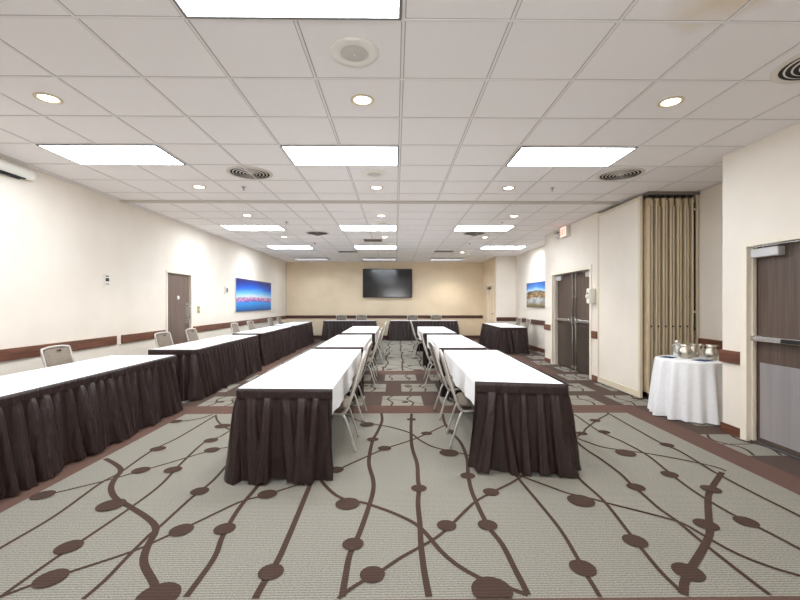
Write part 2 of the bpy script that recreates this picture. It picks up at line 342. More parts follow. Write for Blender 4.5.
def disc(mb, x, y, r, z, m, box=None, dx=0.0, dy=0.0):
    n = 20; vs = []
    for j in range(n):
        t = 2 * math.pi * j / n; px, py = x + r * math.cos(t), y + r * math.sin(t)
        if box: px = min(max(px, box[0]), box[1]); py = min(max(py, box[2]), box[3])
        vs.append((px + dx, py + dy, z))
    mb.add(vs, [tuple(range(n))], m)
fl = MB()
fl.add([(XL - .2, YF - .2, -.1), (4.6, YF - .2, -.1), (4.6, YB + .2, -.1), (XL - .2, YB + .2, -.1), (XL - .2, YF - .2, 0), (4.6, YF - .2, 0), (4.6, YB + .2, 0), (XL - .2, YB + .2, 0)],
       [(3, 2, 1, 0), (4, 5, 6, 7), (0, 1, 5, 4), (1, 2, 6, 5), (2, 3, 7, 6), (3, 0, 4, 7)], 0)
PANEL_X = (-2.62, 2.93); B = 0.29
PANELS = ((1.92, 5.14), (8.34, 15.0), (-4.5, 1.35))
rng = random.Random(4)
row = 0
for k in range(-6, 16):
    y0 = 3.69 + 0.905 * k
    if y0 < YF or y0 > 15.4: continue
    off = -0.19 if k % 2 == 0 else 0.10
    for c in range(-6, 7):
        x0 = off + 0.83 * c; x1 = x0 + 0.575
        if x1 < XL or x0 > 4.3: continue
        yy1 = y0 + 0.6
        hid = any(PANEL_X[0] - B < x0 and x1 < PANEL_X[1] + B and p0 - B < y0 and yy1 < p1 + B for p0, p1 in PANELS)
        if hid: continue
        fl.quadz(x0, x1, y0, yy1, 0.001, 1)
        bx = (x0, x1, y0, yy1)
        for q in range(2):
            xa = x0 + 0.12 + 0.26 * q + rng.uniform(-.03, .03)
            ribbon(fl, [(xa, y0), (xa + rng.uniform(.02, .07), y0 + .2), (xa - rng.uniform(.02, .06), y0 + .42), (xa + .03, yy1)], 0.026, 0.0016, 3, bx)
        ribbon(fl, [(x0, y0 + rng.uniform(.1, .45)), (x0 + .3, y0 + rng.uniform(.2, .4)), (x1, y0 + rng.uniform(.1, .5))], 0.018, 0.0018, 3, bx)
        disc(fl, x0 + rng.uniform(.12, .45), y0 + rng.uniform(.15, .45), 0.05, 0.0020, 3, bx)
for p0, p1 in PANELS:
    fl.quadz(PANEL_X[0] - B, PANEL_X[1] + B, p0 - B - .08 * (p0 > 5), p1 + B + .10, 0.0022, 2)
    fl.quadz(PANEL_X[0], PANEL_X[1], p0, p1, 0.003, 1)
for shift, lim in ((0.0, 5.14), (6.42, 5.14), (9.64, 5.14), (-5.0, 5.14)):
    bx = (PANEL_X[0], PANEL_X[1], 1.92, lim)
    for i, (w, pts) in enumerate(CARPET_CURVES): ribbon(fl, pts, w, 0.0036 + i * 0.00015, 3, bx, 0, shift)
    for x, y, r in CARPET_DOTS:
        if y < bx[3] - .02: disc(fl, x, y, r, 0.0078, 3, bx, 0, shift)
struct(fl.build('floor', [M['carpet_dark'], M['carpet_light'], M['carpet_border'], M['carpet_line']]))

# ---- ceiling with its lay-in grid
ce = MB(); ce.box(XL - .2, 4.6, YF - .2, YB + .2, CE, CE + .1, 0)
for k in range(-8, 9):
    x = gx(k)
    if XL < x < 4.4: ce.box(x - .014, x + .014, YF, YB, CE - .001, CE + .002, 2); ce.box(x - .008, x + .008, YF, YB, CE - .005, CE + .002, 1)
for r in range(-9, 22):
    y = gy(r)
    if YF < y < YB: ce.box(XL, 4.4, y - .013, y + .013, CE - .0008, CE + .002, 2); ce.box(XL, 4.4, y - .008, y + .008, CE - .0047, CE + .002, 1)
struct(ce.build('ceiling', [M['ceiling'], M['grid'], M['grid_shadow']]))

# ---- walls.  Every wall is a solid slab; openings are left where doors stand
def slab(name, boxes, m):
    b = MB()
    for q in boxes: b.box(*q)
    return struct(b.build(name, m))
W = 0.2
DH = 2.03
slab('wall_left', [(XL - W, XL, YF, 7.70, 0, CE), (XL - W, XL, 8.62, YB, 0, CE), (XL - W, XL, 7.70, 8.62, 1.985, CE), (XL - W, XL - .17, 7.70, 8.62, 0, 1.985)], M['paint'])
slab('wall_back', [(XL - W, 3.60, YB, YB + W, 0, CE)], M['paint_far'])
slab('wall_front', [(XL - W, 4.4, YF - W, YF, 0, CE)], M['paint'])
slab('wall_right', [(XR, XR + W, YF, 3.06, 0, CE), (XR, XR + W, 3.06, 4.10, 1.98, CE), (XR + .17, XR + W, 3.06, 4.10, 0, 1.98), (XR, 4.36, 4.10, 4.40, 0, CE)], M['paint'])
slab('wall_alcove', [(4.36, 4.36 + W, 4.10, 7.25, 0, CE), (3.62, 4.36, 7.12, 7.25, 0, CE)], M['paint'])
slab('wall_entrance', [(XR, XR + W, 7.12, 7.40, 0, CE), (XR, XR + W, 7.40, 9.22, DH, CE), (XR + .17, XR + W, 7.40, 9.22, 0, DH), (XR, XR + W, 9.22, 9.66, 0, CE), (XR + W, 4.15, 9.46, 9.66, 0, CE)], M['paint'])
slab('wall_recess', [(4.15, 4.15 + W, 9.46, 14.17, 0, CE), (3.47, 4.15, 13.97, 14.17, 0, CE)], M['paint'])
slab('wall_corner', [(3.47, 3.47 + W, 14.17, 14.35, 0, CE), (3.47, 3.47 + W, 15.32, YB, 0, CE), (3.47, 3.47 + W, 14.35, 15.32, DH, CE), (3.47 + .15, 3.47 + W, 14.35, 15.32, 0, DH)], M['paint_far'])
# chair rail and base trims
RZ0, RZ1, RT = 0.757, 0.890, 0.024
def trim(name, boxes, m):
    b = MB()
    for q in boxes: b.bbox(*q, bv=0.004)
    return struct(b.build(name, m))
trim('trim_1', [(XL, XL + RT, YF, 6.30, RZ0, RZ1), (XL, XL + RT, 6.42, 7.63, RZ0, RZ1)], M['rail'])
trim('trim_2', [(XL, XL + RT, 8.69, YB, RZ0, RZ1)], M['rail'])
trim('trim_3', [(XL + RT, 3.45, YB - RT, YB, 0.775, RZ1)], M['rail_dark'])
trim('trim_4', [(XR - RT, XR, 4.165, 4.40 + RT, RZ0, RZ1), (XR, 4.36, 4.40, 4.40 + RT, RZ0, RZ1)], M['rail'])
trim('trim_5', [(4.36 - RT, 4.36, 4.43, 6.0, RZ0, RZ1)], M['rail'])
trim('trim_6', [(XR - RT, XR, 7.13, 7.34, RZ0, RZ1)], M['rail'])
trim('trim_7', [(XR - RT, XR, 9.28, 9.66 + RT, RZ0, RZ1)], M['rail'])
trim('trim_8', [(4.15 - RT, 4.15, 9.69, 13.97, RZ0, RZ1), (3.47, 4.15 - RT, 13.97 - RT, 13.97, RZ0, RZ1)], M['rail_dark'])
BH, BT = 0.10, 0.014
trim('baseboard_left', [(XL, XL + BT, YF, 7.63, 0, BH), (XL, XL + BT, 8.69, YB, 0, BH)], M['rail_dark'])
trim('baseboard_back', [(XL + BT, 3.47, YB - BT, YB, 0, BH)], M['rail_dark'])
trim('baseboard_right', [(XR - BT, XR, 4.165, 4.40 + BT, 0, BH), (XR - BT, XR, YF, 2.99, 0, BH), (XR - BT, XR, 7.13, 7.34, 0, BH), (XR - BT, XR, 9.28, 9.66 + BT, 0, BH), (4.15 - BT, 4.15, 9.69, 13.97, 0, BH), (3.47, 4.15 - BT, 13.97 - BT, 13.97, 0, BH)], M['rail'])
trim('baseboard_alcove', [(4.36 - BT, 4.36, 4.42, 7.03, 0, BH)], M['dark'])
slab('trim_9', [(XL, XL + .02, YB - .02, YB, RZ1, CE)], M['track'])
# perimeter angle of the ceiling grid
slab('trim_10', [(XL, XL + .022, YF, YB, CE - .012, CE), (XL, 3.47, YB - .022, YB, CE - .012, CE)], M['grid'])
# ceiling track of the folding partition
slab('trim_11', [(XL, 3.53, 6.375, 6.42, CE - .022, CE), (XL, 3.53, 6.44, 6.485, CE - .022, CE), (XL, 3.53, 6.42, 6.44, CE - .010, CE)], M['track'])

# ---- doors
def frame_boxes(b, y0, y1, h, x, inward, w=0.055, t=0.016, depth=0.17):
    # steel frame around an opening in a wall whose room face is at x; the room lies at -inward
    s = inward
    for (a, c) in ((y0 - w, y0 + .02), (y1 - .02, y1 + w)):
        b.box(min(x - s * t, x), max(x - s * t, x), a, c, 0, h + w)
    b.box(min(x - s * t, x), max(x - s * t, x), y0 + .02, y1 - .02, h - .02, h + w)
    xa, xb = sorted((x, x + s * depth))
    b.box(xa, xb, y0, y0 + .02, 0, h); b.box(xa, xb, y1 - .02, y1, 0, h); b.box(xa, xb, y0 + .02, y1 - .02, h - .02, h)
    if w < .04: return
    xa, xb = sorted((x + s * .035, x + s * .065))
    for (a, c) in ((y0 + .02, y0 + .036), (y1 - .036, y1 - .02)): b.box(xa, xb, a, c, 0, h - .02)

# door_1: plain leaf in the left wall, pull handle
d1 = thing('door_1', 'taupe brown door with pull handle in the white side wall', 'door', (XL, 8.16, 0)); d1['kind'] = 'structure'
b = MB(); frame_boxes(b, -.46, .46, 1.985, 0, -1, w=.03, t=.01, depth=.16); b.build('frame', M['frame_paint'], d1)
b = MB(); b.bbox(-.085, -.04, -.437, .437, .012, 1.985 - .024, .003); b.build('leaf', M['door_wood_lit'], d1)
b = MB(); b.bbox(-.04, -.034, .30, .40, .98, 1.40, .002); b.build('push_plate', M['chrome'], d1)
b = MB(); b.tube([(-.035, .35, 1.34), (.01, .35, 1.34), (.02, .35, 1.33), (.02, .35, 1.09), (.01, .35, 1.08), (-.035, .35, 1.08)], .011, 10); b.build('pull_handle', M['chrome'], d1)
b = MB(); b.lathe([(.0, .0), (.045, .0), (.045, .004), (.0, .004)], 8, 0)
o = b.build('sign', M['plastic_white'], d1); o.rotation_euler = (0, R(90), 0); o.location = (-.04, .02, 1.49)

# door_2: pair of leaves with panic bars, rods and closers
d2 = thing('door_2', 'pair of taupe doors with panic bars and dark kick plates', 'door', (XR, 8.31, 0)); d2['kind'] = 'structure'
b = MB(); frame_boxes(b, -.91, .91, DH, 0, 1, depth=.16); b.build('frame', M['frame_paint'], d2)
for s in (-1, 1):
    ya, yb = sorted((s * .006, s * .885))
    lf = MB().bbox(.085, .13, ya, yb, .012, DH - .024, .003).build('leaf', M['door_wood'], d2); lf.location.x = .032
    a, c = sorted((s * .02, s * .87))
    MB().bbox(.080, .085, a, c, .02, .93, .001).build('kick_plate', M['door_plate_dark'], lf)
    bar = MB(); a, c = sorted((s * .10, s * .86)); bar.bbox(.022, .060, a, c, 1.00, 1.055, .004)
    a, c = sorted((s * .76, s * .87)); bar.bbox(.050, .085, a, c, .99, 1.065, .004)
    bar.build('panic_bar', M['chrome'], lf)
    rod = MB(); yr = s * .075
    rod.tube([(.068, yr, 1.06), (.068, yr, 1.96)], .009, 8); rod.tube([(.068, yr, .06), (.068, yr, 1.0)], .009, 8)
    rod.bbox(.045, .085, yr - .03, yr + .03, .96, 1.10, .004); rod.bbox(.055, .085, yr - .035, yr + .035, 1.93, 2.0, .004)
    rod.bbox(.055, .085, yr - .03, yr + .03, .04, .10, .004); rod.bbox(.058, .085, yr - .02, yr + .02, 1.50, 1.53, .002)
    rod.build('latch_rod', M['rod_steel'], lf)
    cl = MB(); a, c = sorted((s * .58, s * .86)); cl.bbox(.025, .085, a, c, 1.885, 1.985, .004); cl.tube([(.05, s * .72, 1.985), (.02, s * .45, 1.99), (.07, s * .40, 1.99)], .008, 6)
    cl.build('door_closer', M['closer'], lf)

# door_3: the near door by the camera
d3 = thing('door_3', 'near taupe wood grain door with panic bar and brushed kick plate', 'door', (XR, 3.58, 0)); d3['kind'] = 'structure'
b = MB(); frame_boxes(b, -.52, .52, 1.98, 0, 1, depth=.16); b.build('frame', M['frame_paint'], d3)
lf = MB().bbox(.085, .13, -.497, .497, .012, 1.98 - .022, .003).build('leaf', M['door_wood'], d3)
MB().bbox(.080, .085, -.49, .455, .05, .80, .001).build('kick_plate', M['door_metal'], lf)
bar = MB(); bar.bbox(.020, .060, -.48, .495, 1.015, 1.065, .004); bar.bbox(.055, .085, .41, .49, 1.012, 1.068, .003); bar.build('panic_bar', M['chrome'], lf)
MB().bbox(.014, .066, -.42, .17, 1.02, 1.058, .003).build('push_pad', M['black'], lf)
cl = MB(); cl.bbox(.012, .084, .19, .49, 1.845, 1.93, .005); cl.build('door_closer', M['closer'], lf)
arm = MB(); arm.bbox(.02, .045, -.10, .46, 1.945, 1.955, .002); arm.tube([(.05, .38, 1.925), (.05, .38, 1.95)], .014, 10); arm.tube([(.035, -.08, 1.95), (.045, .02, 1.957), (.05, .06, 1.957)], .008, 8); arm.build('closer_arm', M['chrome'], lf)
MB().bbox(.02, .15, -.505, .505, 0.004, .014, .002).build('threshold', M['steel_dark'], d3)

# door_4: cream door in the far corner
d4 = thing('door_4', 'cream door with lever handle in the far corner recess', 'door', (3.47, 14.835, 0)); d4['kind'] = 'structure'
b = MB(); frame_boxes(b, -.485, .485, DH, 0, 1, depth=.14); b.build('frame', M['frame_paint'], d4)
lf = MB().bbox(.05, .095, -.462, .462, .012, DH - .024, .003).build('leaf', M['paint_far'], d4)
MB().bbox(-.02, .05, .15, .44, 1.88, 1.96, .004).build('door_closer', M['steel_dark'], lf)
MB().tube([(.05, -.38, 1.0), (-.02, -.38, 1.0), (-.03, -.36, 1.0), (-.03, -.26, 1.0)], .012, 8).build('lever_handle', M['steel_dark'], lf)
# ================================================================== CEILING FITTINGS
LIGHT_G = 'fluorescent ceiling lights'
def troffer(k, r, label, lit=True):
    t = thing('ceiling_light', label, 'ceiling light', (gx(k + 1), gy(r + .5), CE), 0, LIGHT_G)
    hx, hy = T - .011, T / 2 - .011
    b = MB()
    for q in ((-hx, hx, -hy, -hy + .016), (-hx, hx, hy - .016, hy), (-hx, -hx + .016, -hy + .016, hy - .016), (hx - .016, hx, -hy + .016, hy - .016)):
        b.box(q[0], q[1], q[2], q[3], -.0125, -.0005)
    b.build('frame', M['fixture_edge'], t)
    MB().bbox(-hx + .018, hx - .018, -hy + .018, hy - .018, -.0115, -.001, .002).build('diffuser', M['diffuser'] if r < 6 else M['diffuser_far'], t)
    return t
M['parabolic'] = emit_mat('lit lamp behind louvers', NEUTRAL, 8.0)
def parabolic(k, r, label):
    t = thing('ceiling_light', label, 'ceiling light', (gx(k + 1), gy(r + .5), CE), 0, LIGHT_G)
    hx, hy = T - .011, T / 2 - .011
    b = MB()
    for q in ((-hx, hx, -hy, -hy + .012), (-hx, hx, hy - .012, hy), (-hx, -hx + .012, -hy + .012, hy - .012), (hx - .012, hx, -hy + .012, hy - .012)):
        b.box(q[0], q[1], q[2], q[3], -.036, -.0005)
    b.build('frame', M['fixture_edge'], t)
    b = MB()
    for i in range(1, 12): b.box(-hx + .012 + i * (2 * hx - .024) / 12 - .002, -hx + .012 + i * (2 * hx - .024) / 12 + .002, -hy + .012, hy - .012, -.036, -.012)
    for i in range(1, 6): b.box(-hx + .012, hx - .012, -hy + .012 + i * (2 * hy - .024) / 6 - .002, -hy + .012 + i * (2 * hy - .024) / 6 + .002, -.0355, -.012)
    b.build('louver', M['louver_grey'], t)
    MB().box(-hx + .012, hx - .012, -hy + .012, hy - .012, -.008, -.001).build('diffuser', M['parabolic'], t)
troffer(-2, -2, 'lit fluorescent panel cut by the top edge of the photo')
troffer(-6, 2, 'lit fluorescent panel by the white side wall, in front of the ceiling track')
troffer(-2, 2, 'lit fluorescent panel over the aisle, just in front of a round speaker')
troffer(2, 2, 'lit fluorescent panel beside the round vent nearest the folded partition')
troffer(-6, 9, 'lit fluorescent panel by the side wall, first one beyond the ceiling track')
troffer(-2, 9, 'lit fluorescent panel over the aisle, first one beyond the ceiling track')
troffer(2, 9, 'lit fluorescent panel first beyond the ceiling track on the double door side')
troffer(-6, 14, 'lit fluorescent panel over the last tables along the side wall')
troffer(-2, 14, 'lit fluorescent panel over the aisle, next to the brown return grille')
troffer(4, 14, 'lit fluorescent panel over the lone corner table near the lake canvas')
parabolic(-6, 19, 'louvered fluorescent light in the far corner by the blue canvas')
parabolic(-2, 19, 'louvered fluorescent light near the far wall before the television')
parabolic(2, 19, 'louvered fluorescent light near the far wall on the corner door side')

def downlight(k, r, label, lit=True, spot=True):
    t = thing('recessed_downlight', label, 'downlight', (gx(k), gy(r), CE), 0, 'recessed downlights')
    MB().lathe([(.092, -.0005), (.092, -.005), (.074, -.010), (.066, -.004), (.064, -.001)], 28).build('trim_ring', M['lamp_trim'], t)
    MB().lathe([(.0001, -.007), (.04, -.006), (.062, -.002)], 28).build('bulb', M['lamp_warm'] if lit else M['lamp_dim'], t)
    if spot:
        d = bpy.data.lights.new('bulb_glow', 'SPOT'); d.energy = DOWN_W; d.color = WARM; d.spot_size = R(115); d.spot_blend = .7; d.shadow_soft_size = .05
        o = bpy.data.objects.new('bulb_glow', d); C.objects.link(o); o.parent = t; o.location = (0, 0, -.03)
for k, r, lab, lit in (
    (-4.5, .5, 'warm lit downlight nearest the projection screen housing', True),
    (-.5, .5, 'warm lit downlight just behind the largest round ceiling speaker', True),
    (3.5, .5, 'warm lit downlight in front of the near door, closest to the camera', True),
    (-4.5, 4.5, 'lit downlight behind the side wall fluorescent panel, before the track', True),
    (-.5, 4.5, 'lit downlight just behind the second round ceiling speaker', True),
    (2.5, 4.5, 'lit downlight behind the fluorescent panel on the partition side, before the track', True),
    (-4.5, 7.5, 'lit downlight first beyond the track on the side wall side', True),
    (-.5, 7.5, 'lit downlight first beyond the track over the aisle', True),
    (3.5, 7.5, 'lit downlight first beyond the track nearest the exit sign', True),
    (-4.5, 11.5, 'lit downlight between the two far fluorescent panels by the side wall', True),
    (-.5, 11.5, 'lit downlight beside the brown return grille', True),
    (3.5, 11.5, 'lit downlight beyond the far dark round vent, on the lone table side', True),
    (-4.5, 16.4, 'faint downlight near the far corner by the blue canvas', False),
    (-.5, 16.4, 'faint downlight over the aisle before the television', False),
    (3.4, 16.4, 'lit downlight fourth along on the corner door side', True),
    (3.3, 20.0, 'lit downlight closest to the far wall on the corner door side', True),
    (-.5, 20.3, 'faint downlight closest to the far wall above the television', False)):
    downlight(k, r, lab, lit, lit)

def speaker(k, r, label, R_=.155):
    t = thing('ceiling_speaker', label, 'speaker', (gx(k), gy(r), CE), 0, 'round ceiling speakers')
    MB().lathe([(R_, -.0005), (R_, -.006), (R_ * .97, -.010), (R_ * .62, -.016), (R_ * .56, -.010)], 36).build('mounting_ring', M['plastic_white'], t)
    MB().lathe([(.0001, -.016), (R_ * .3, -.015), (R_ * .56, -.010)], 32).build('grille', M['speaker_grille'], t)
    MB().lathe([(.0001, -.0185), (.006, -.0185), (.006, -.014)], 12).build('centre_cap', M['plastic_white'], t)
    if R_ > .15: MB().bbox(-.045, .045, -R_ * .99 + .005, -R_ + .035, -.018, -.008, .002).build('volume_tab', M['plastic_white'], t)
speaker(-.5, -.5, 'largest round white ceiling speaker, closest to the camera')
speaker(-.5, 3.5, 'round white ceiling speaker just behind a bright aisle panel', .149)
speaker(-.5, 8.6, 'small looking round speaker just in front of a far aisle panel', .149)
speaker(-.5, 13.3, 'faint round speaker behind the brown return grille', .149)

def round_vent(k, r, label, far=False):
    t = thing('round_ceiling_vent', label, 'vent', (gx(k), gy(r), CE), 0, 'round ceiling vents')
    MB().lathe([(.270, -.0005), (.270, -.005), (.240, -.012), (.232, -.010), (.230, -.002)], 40).build('flange', M['vent_paint'], t)
    MB().lathe([(.0001, -.0015), (.232, -.0015)], 32).build('backing', M['dark'], t)
    for i, rr in enumerate((.205, .165, .125, .085, .048)):
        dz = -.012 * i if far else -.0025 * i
        MB().lathe([(rr, -.004 + dz), (rr - .010, -.009 + dz), (rr - .012, -.007 + dz), (rr - .002, -.002 + dz * .8)], 36).build('louver_ring', M['vent_paint'] if not far else M['vent_grey'], t)  # far vents are the same type; their dark grazing look is painted grey
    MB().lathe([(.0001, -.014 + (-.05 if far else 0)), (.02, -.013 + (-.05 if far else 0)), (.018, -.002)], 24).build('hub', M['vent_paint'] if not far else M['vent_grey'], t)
round_vent(-3, 3.5, 'round ceiling vent between the side wall panel and the aisle panel')
round_vent(4.5, 3.5, 'round ceiling vent in front of the folded partition')
round_vent(4.57, -.4, 'round ceiling vent cut by the photo edge above the near door')
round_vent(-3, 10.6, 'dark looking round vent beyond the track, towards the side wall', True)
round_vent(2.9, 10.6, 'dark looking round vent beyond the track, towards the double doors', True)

def grille(x, y, w, d, label, m):
    t = thing('ceiling_grille', label, 'vent', (x, y, CE), 0)
    b = MB(); b.box(-w / 2, w / 2, -d / 2, -d / 2 + .02, -.014, -.0005); b.box(-w / 2, w / 2, d / 2 - .02, d / 2, -.014, -.0005)
    b.box(-w / 2, -w / 2 + .02, -d / 2 + .02, d / 2 - .02, -.014, -.0005); b.box(w / 2 - .02, w / 2, -d / 2 + .02, d / 2 - .02, -.014, -.0005); b.build('frame', m, t)
    b = MB(); n = int(d / .035)
    for i in range(n):
        yy = -d / 2 + .03 + i * (d - .06) / max(1, n - 1)
        b.box(-w / 2 + .02, w / 2 - .02, yy - .006, yy + .006, -.012, -.003)
    b.build('slats', m, t)
    MB().box(-w / 2 + .02, w / 2 - .02, -d / 2 + .02, d / 2 - .02, -.002, -.0005).build('backing', M['dark'], t)
M['grille_brown'] = mat('grille brown', srgb(128, 110, 96), .5)
grille(-.57, gy(12.35), .46, .36, 'brown rectangular return grille over the aisle', M['grille_brown'])
grille(gx(-2.5), gy(16.2), .58, .30, 'grey rectangular vent near the far wall, on the blue canvas side', M['vent_grey'])
grille(gx(2.4), gy(16.0), .58, .30, 'grey rectangular vent near the far wall, on the corner door side', M['vent_grey'])

for k, r, lab in ((-3.5, 4.5, 'small sprinkler head behind the round vent near the side wall'), (3.5, 4.5, 'small sprinkler head in front of the pocket panel, before the track'),
                  (-3.6, 8.5, 'small sprinkler head beside the side wall panel beyond the track'), (3.4, 8.5, 'small sprinkler head by the downlight nearest the exit sign'),
                  (-3.6, 13.2, 'small sprinkler head behind the dark vent on the side wall side'), (3.2, 13.2, 'small sprinkler head behind the dark vent on the double door side')):
    t = thing('sprinkler_head', lab, 'sprinkler', (gx(k), gy(r), CE), 0, 'ceiling sprinklers')
    MB().lathe([(.0001, -.004), (.03, -.004), (.034, -.0005)], 20).build('escutcheon', M['chrome'], t)
    b = MB(); b.lathe([(.007, -.004), (.007, -.036), (.018, -.038), (.018, -.041), (.0001, -.042)], 12); b.build('nozzle', M['chrome'], t)

# ---- projection screen housing high on the left wall
t = thing('projection_screen', 'white roll-up projection screen housing high on the side wall', 'projection screen', (XL, 3.2, 2.87))
b = MB(); n = 14; pr = []
for i in range(n + 1):
    a = math.pi * (-.5 + i / n); pr.append((.045 + .055 * math.cos(a), .062 * math.sin(a)))
prof = [(0.0, -.062)] + pr + [(0.0, .062)]
vs = []; k = len(prof)
for y in (-1.6, 1.6):
    for (x, z) in prof: vs.append((x, y, z))
b.add(vs, [(i, (i + 1) % k, k + (i + 1) % k, k + i) for i in range(k)] + [tuple(range(k)), tuple(range(2 * k - 1, k - 1, -1))], 0)
b.build('case', M['plastic_white'], t)
MB().box(.03, .075, -1.55, 1.50, -.070, -.0575).build('slot', M['black'], t)
MB().bbox(.03, .06, -1.5, 1.45, -.085, -.067, .003).build('bottom_bar', M['black'], t)

# ================================================================== WALL FITTINGS
# television
t = thing('television', 'large dark flat television hung on the far wall', 'television', (-.30, YB, 2.15))
MB().bbox(-.30, .30, -.05, 0, -.22, .22, .004).build('wall_mount', M['black'], t)
MB().bbox(-.965, .965, -.10, -.05, -.56, .56, .008).build('case', M['black'], t)
MB().box(-.945, .945, -.104, -.099, -.538, .545).build('screen', M['screen'], t)

# canvases
def art_mat(name, length, height, stops, streak, seed, hill=None):
    m = mat(name, (0.5, 0.5, 0.5), 0.45, 0, 0.4); ns, ln, b = nodes(m)
    tc = ns.new('ShaderNodeTexCoord'); sp = ns.new('ShaderNodeSeparateXYZ'); ln.new(tc.outputs['Object'], sp.inputs[0])
    v0 = N(ns, 'ShaderNodeMath', operation='MULTIPLY_ADD'); ln.new(sp.outputs['Z'], v0.inputs[0]); v0.inputs[1].default_value = 1 / height; v0.inputs[2].default_value = .5
    mp = ns.new('ShaderNodeMapping'); mp.inputs['Scale'].default_value = (1, streak[0], streak[1]); mp.inputs['Location'].default_value = (seed, seed, seed); ln.new(tc.outputs['Object'], mp.inputs['Vector'])
    nz = N(ns, 'ShaderNodeTexNoise', Scale=1.0, Detail=6.0, Roughness=.65); ln.new(mp.outputs[0], nz.inputs['Vector'])
    d = N(ns, 'ShaderNodeMath', operation='SUBTRACT'); ln.new(nz.outputs['Fac'], d.inputs[0]); d.inputs[1].default_value = .5
    a = N(ns, 'ShaderNodeMath', operation='MULTIPLY_ADD'); ln.new(d.outputs[0], a.inputs[0]); a.inputs[1].default_value = streak[2]; ln.new(v0.outputs[0], a.inputs[2])
    # slow arch of the sky glow along the canvas
    ya = N(ns, 'ShaderNodeMath', operation='MULTIPLY'); ln.new(sp.outputs['Y'], ya.inputs[0]); ya.inputs[1].default_value = 2 / length
    y2 = N(ns, 'ShaderNodeMath', operation='MULTIPLY'); ln.new(ya.outputs[0], y2.inputs[0]); ln.new(ya.outputs[0], y2.inputs[1])
    y3 = N(ns, 'ShaderNodeMath', operation='MULTIPLY'); ln.new(y2.outputs[0], y3.inputs[0]); ln.new(v0.outputs[0], y3.inputs[1])
    y4 = N(ns, 'ShaderNodeMath', operation='MULTIPLY_ADD'); ln.new(y3.outputs[0], y4.inputs[0]); y4.inputs[1].default_value = .12; ln.new(a.outputs[0], y4.inputs[2])
    rp = ramp(ns, stops); ln.new(y4.outputs[0], rp.inputs['Fac'])
    out = rp.outputs[0]
    if hill:
        hm = ns.new('ShaderNodeMapping'); hm.inputs['Scale'].default_value = (1, hill[0] * .3, hill[0]); hm.inputs['Location'].default_value = (seed, seed + 3, 0); ln.new(tc.outputs['Object'], hm.inputs['Vector'])
        hn = N(ns, 'ShaderNodeTexNoise', Scale=1.0, Detail=5.0, Roughness=.7); ln.new(hm.outputs[0], hn.inputs['Vector'])
        hr = ramp(ns, [(.42, hill[1]), (.5, hill[2]), (.6, hill[3])]); ln.new(hn.outputs['Fac'], hr.inputs['Fac'])
        br = ramp(ns, hill[4]); ln.new(a.outputs[0], br.inputs['Fac'])
        mx = N(ns, 'ShaderNodeMixRGB'); ln.new(br.outputs[0], mx.inputs[0]); ln.new(out, mx.inputs[1]); ln.new(hr.outputs[0], mx.inputs[2]); out = mx.outputs[0]
    ln.new(out, b.inputs['Base Color'])
    return m
W0, W1 = (0, 0, 0), (1, 1, 1)
am = art_mat('blue dusk skyline print', 3.06, .91,
    [(0.0, srgb(20, 66, 130)), (.12, srgb(28, 112, 190)), (.27, srgb(40, 150, 220)), (.31, srgb(90, 110, 200)), (.33, srgb(190, 150, 215)), (.40, srgb(236, 190, 205)), (.47, srgb(205, 225, 240)), (.58, srgb(110, 190, 240)), (.75, srgb(10, 100, 215)), (.9, srgb(28, 58, 160)), (1.0, srgb(52, 52, 120))],
    (1.3, 9.0, .13), 1.0, (9.0, srgb(60, 40, 120), srgb(150, 80, 170), srgb(240, 170, 190), [(.29, W0), (.31, (.75, .75, .75)), (.42, (.7, .7, .7)), (.46, W0)]))
t = thing('canvas_print', 'long blue and pink dusk landscape canvas on the side wall', 'wall art', (XL, 12.46, 1.605))
MB().bbox(.002, .040, -1.53, 1.53, -.455, .455, .004).build('stretcher', M['plastic_white'], t)
MB().box(.0395, .0415, -1.53, 1.53, -.455, .455).build('picture', am, t)
bm = art_mat('lake and hill print', 1.6, .74,
    [(0.0, srgb(84, 74, 52)), (.12, srgb(110, 104, 76)), (.22, srgb(120, 150, 170)), (.36, srgb(170, 195, 210)), (.42, srgb(92, 70, 44)), (.50, srgb(110, 84, 46)), (.56, srgb(86, 66, 48)), (.66, srgb(74, 60, 50)), (.70, srgb(170, 205, 230)), (.82, srgb(70, 135, 205)), (1.0, srgb(30, 90, 170))],
    (2.4, 6.0, .22), 5.0, (8.0, srgb(70, 60, 40), srgb(190, 140, 50), srgb(210, 215, 205), [(.05, W0), (.12, (.4, .4, .4)), (.45, (.55, .55, .55)), (.62, (.3, .3, .3)), (.68, W0)]))
t = thing('canvas_print', 'lake landscape canvas in the recess beyond the double doors', 'wall art', (4.15, 11.93, 1.62))
MB().bbox(-.040, -.002, -.80, .80, -.37, .37, .004).build('stretcher', M['plastic_white'], t)
MB().box(-.0415, -.0395, -.80, .80, -.37, .37).build('picture', bm, t)

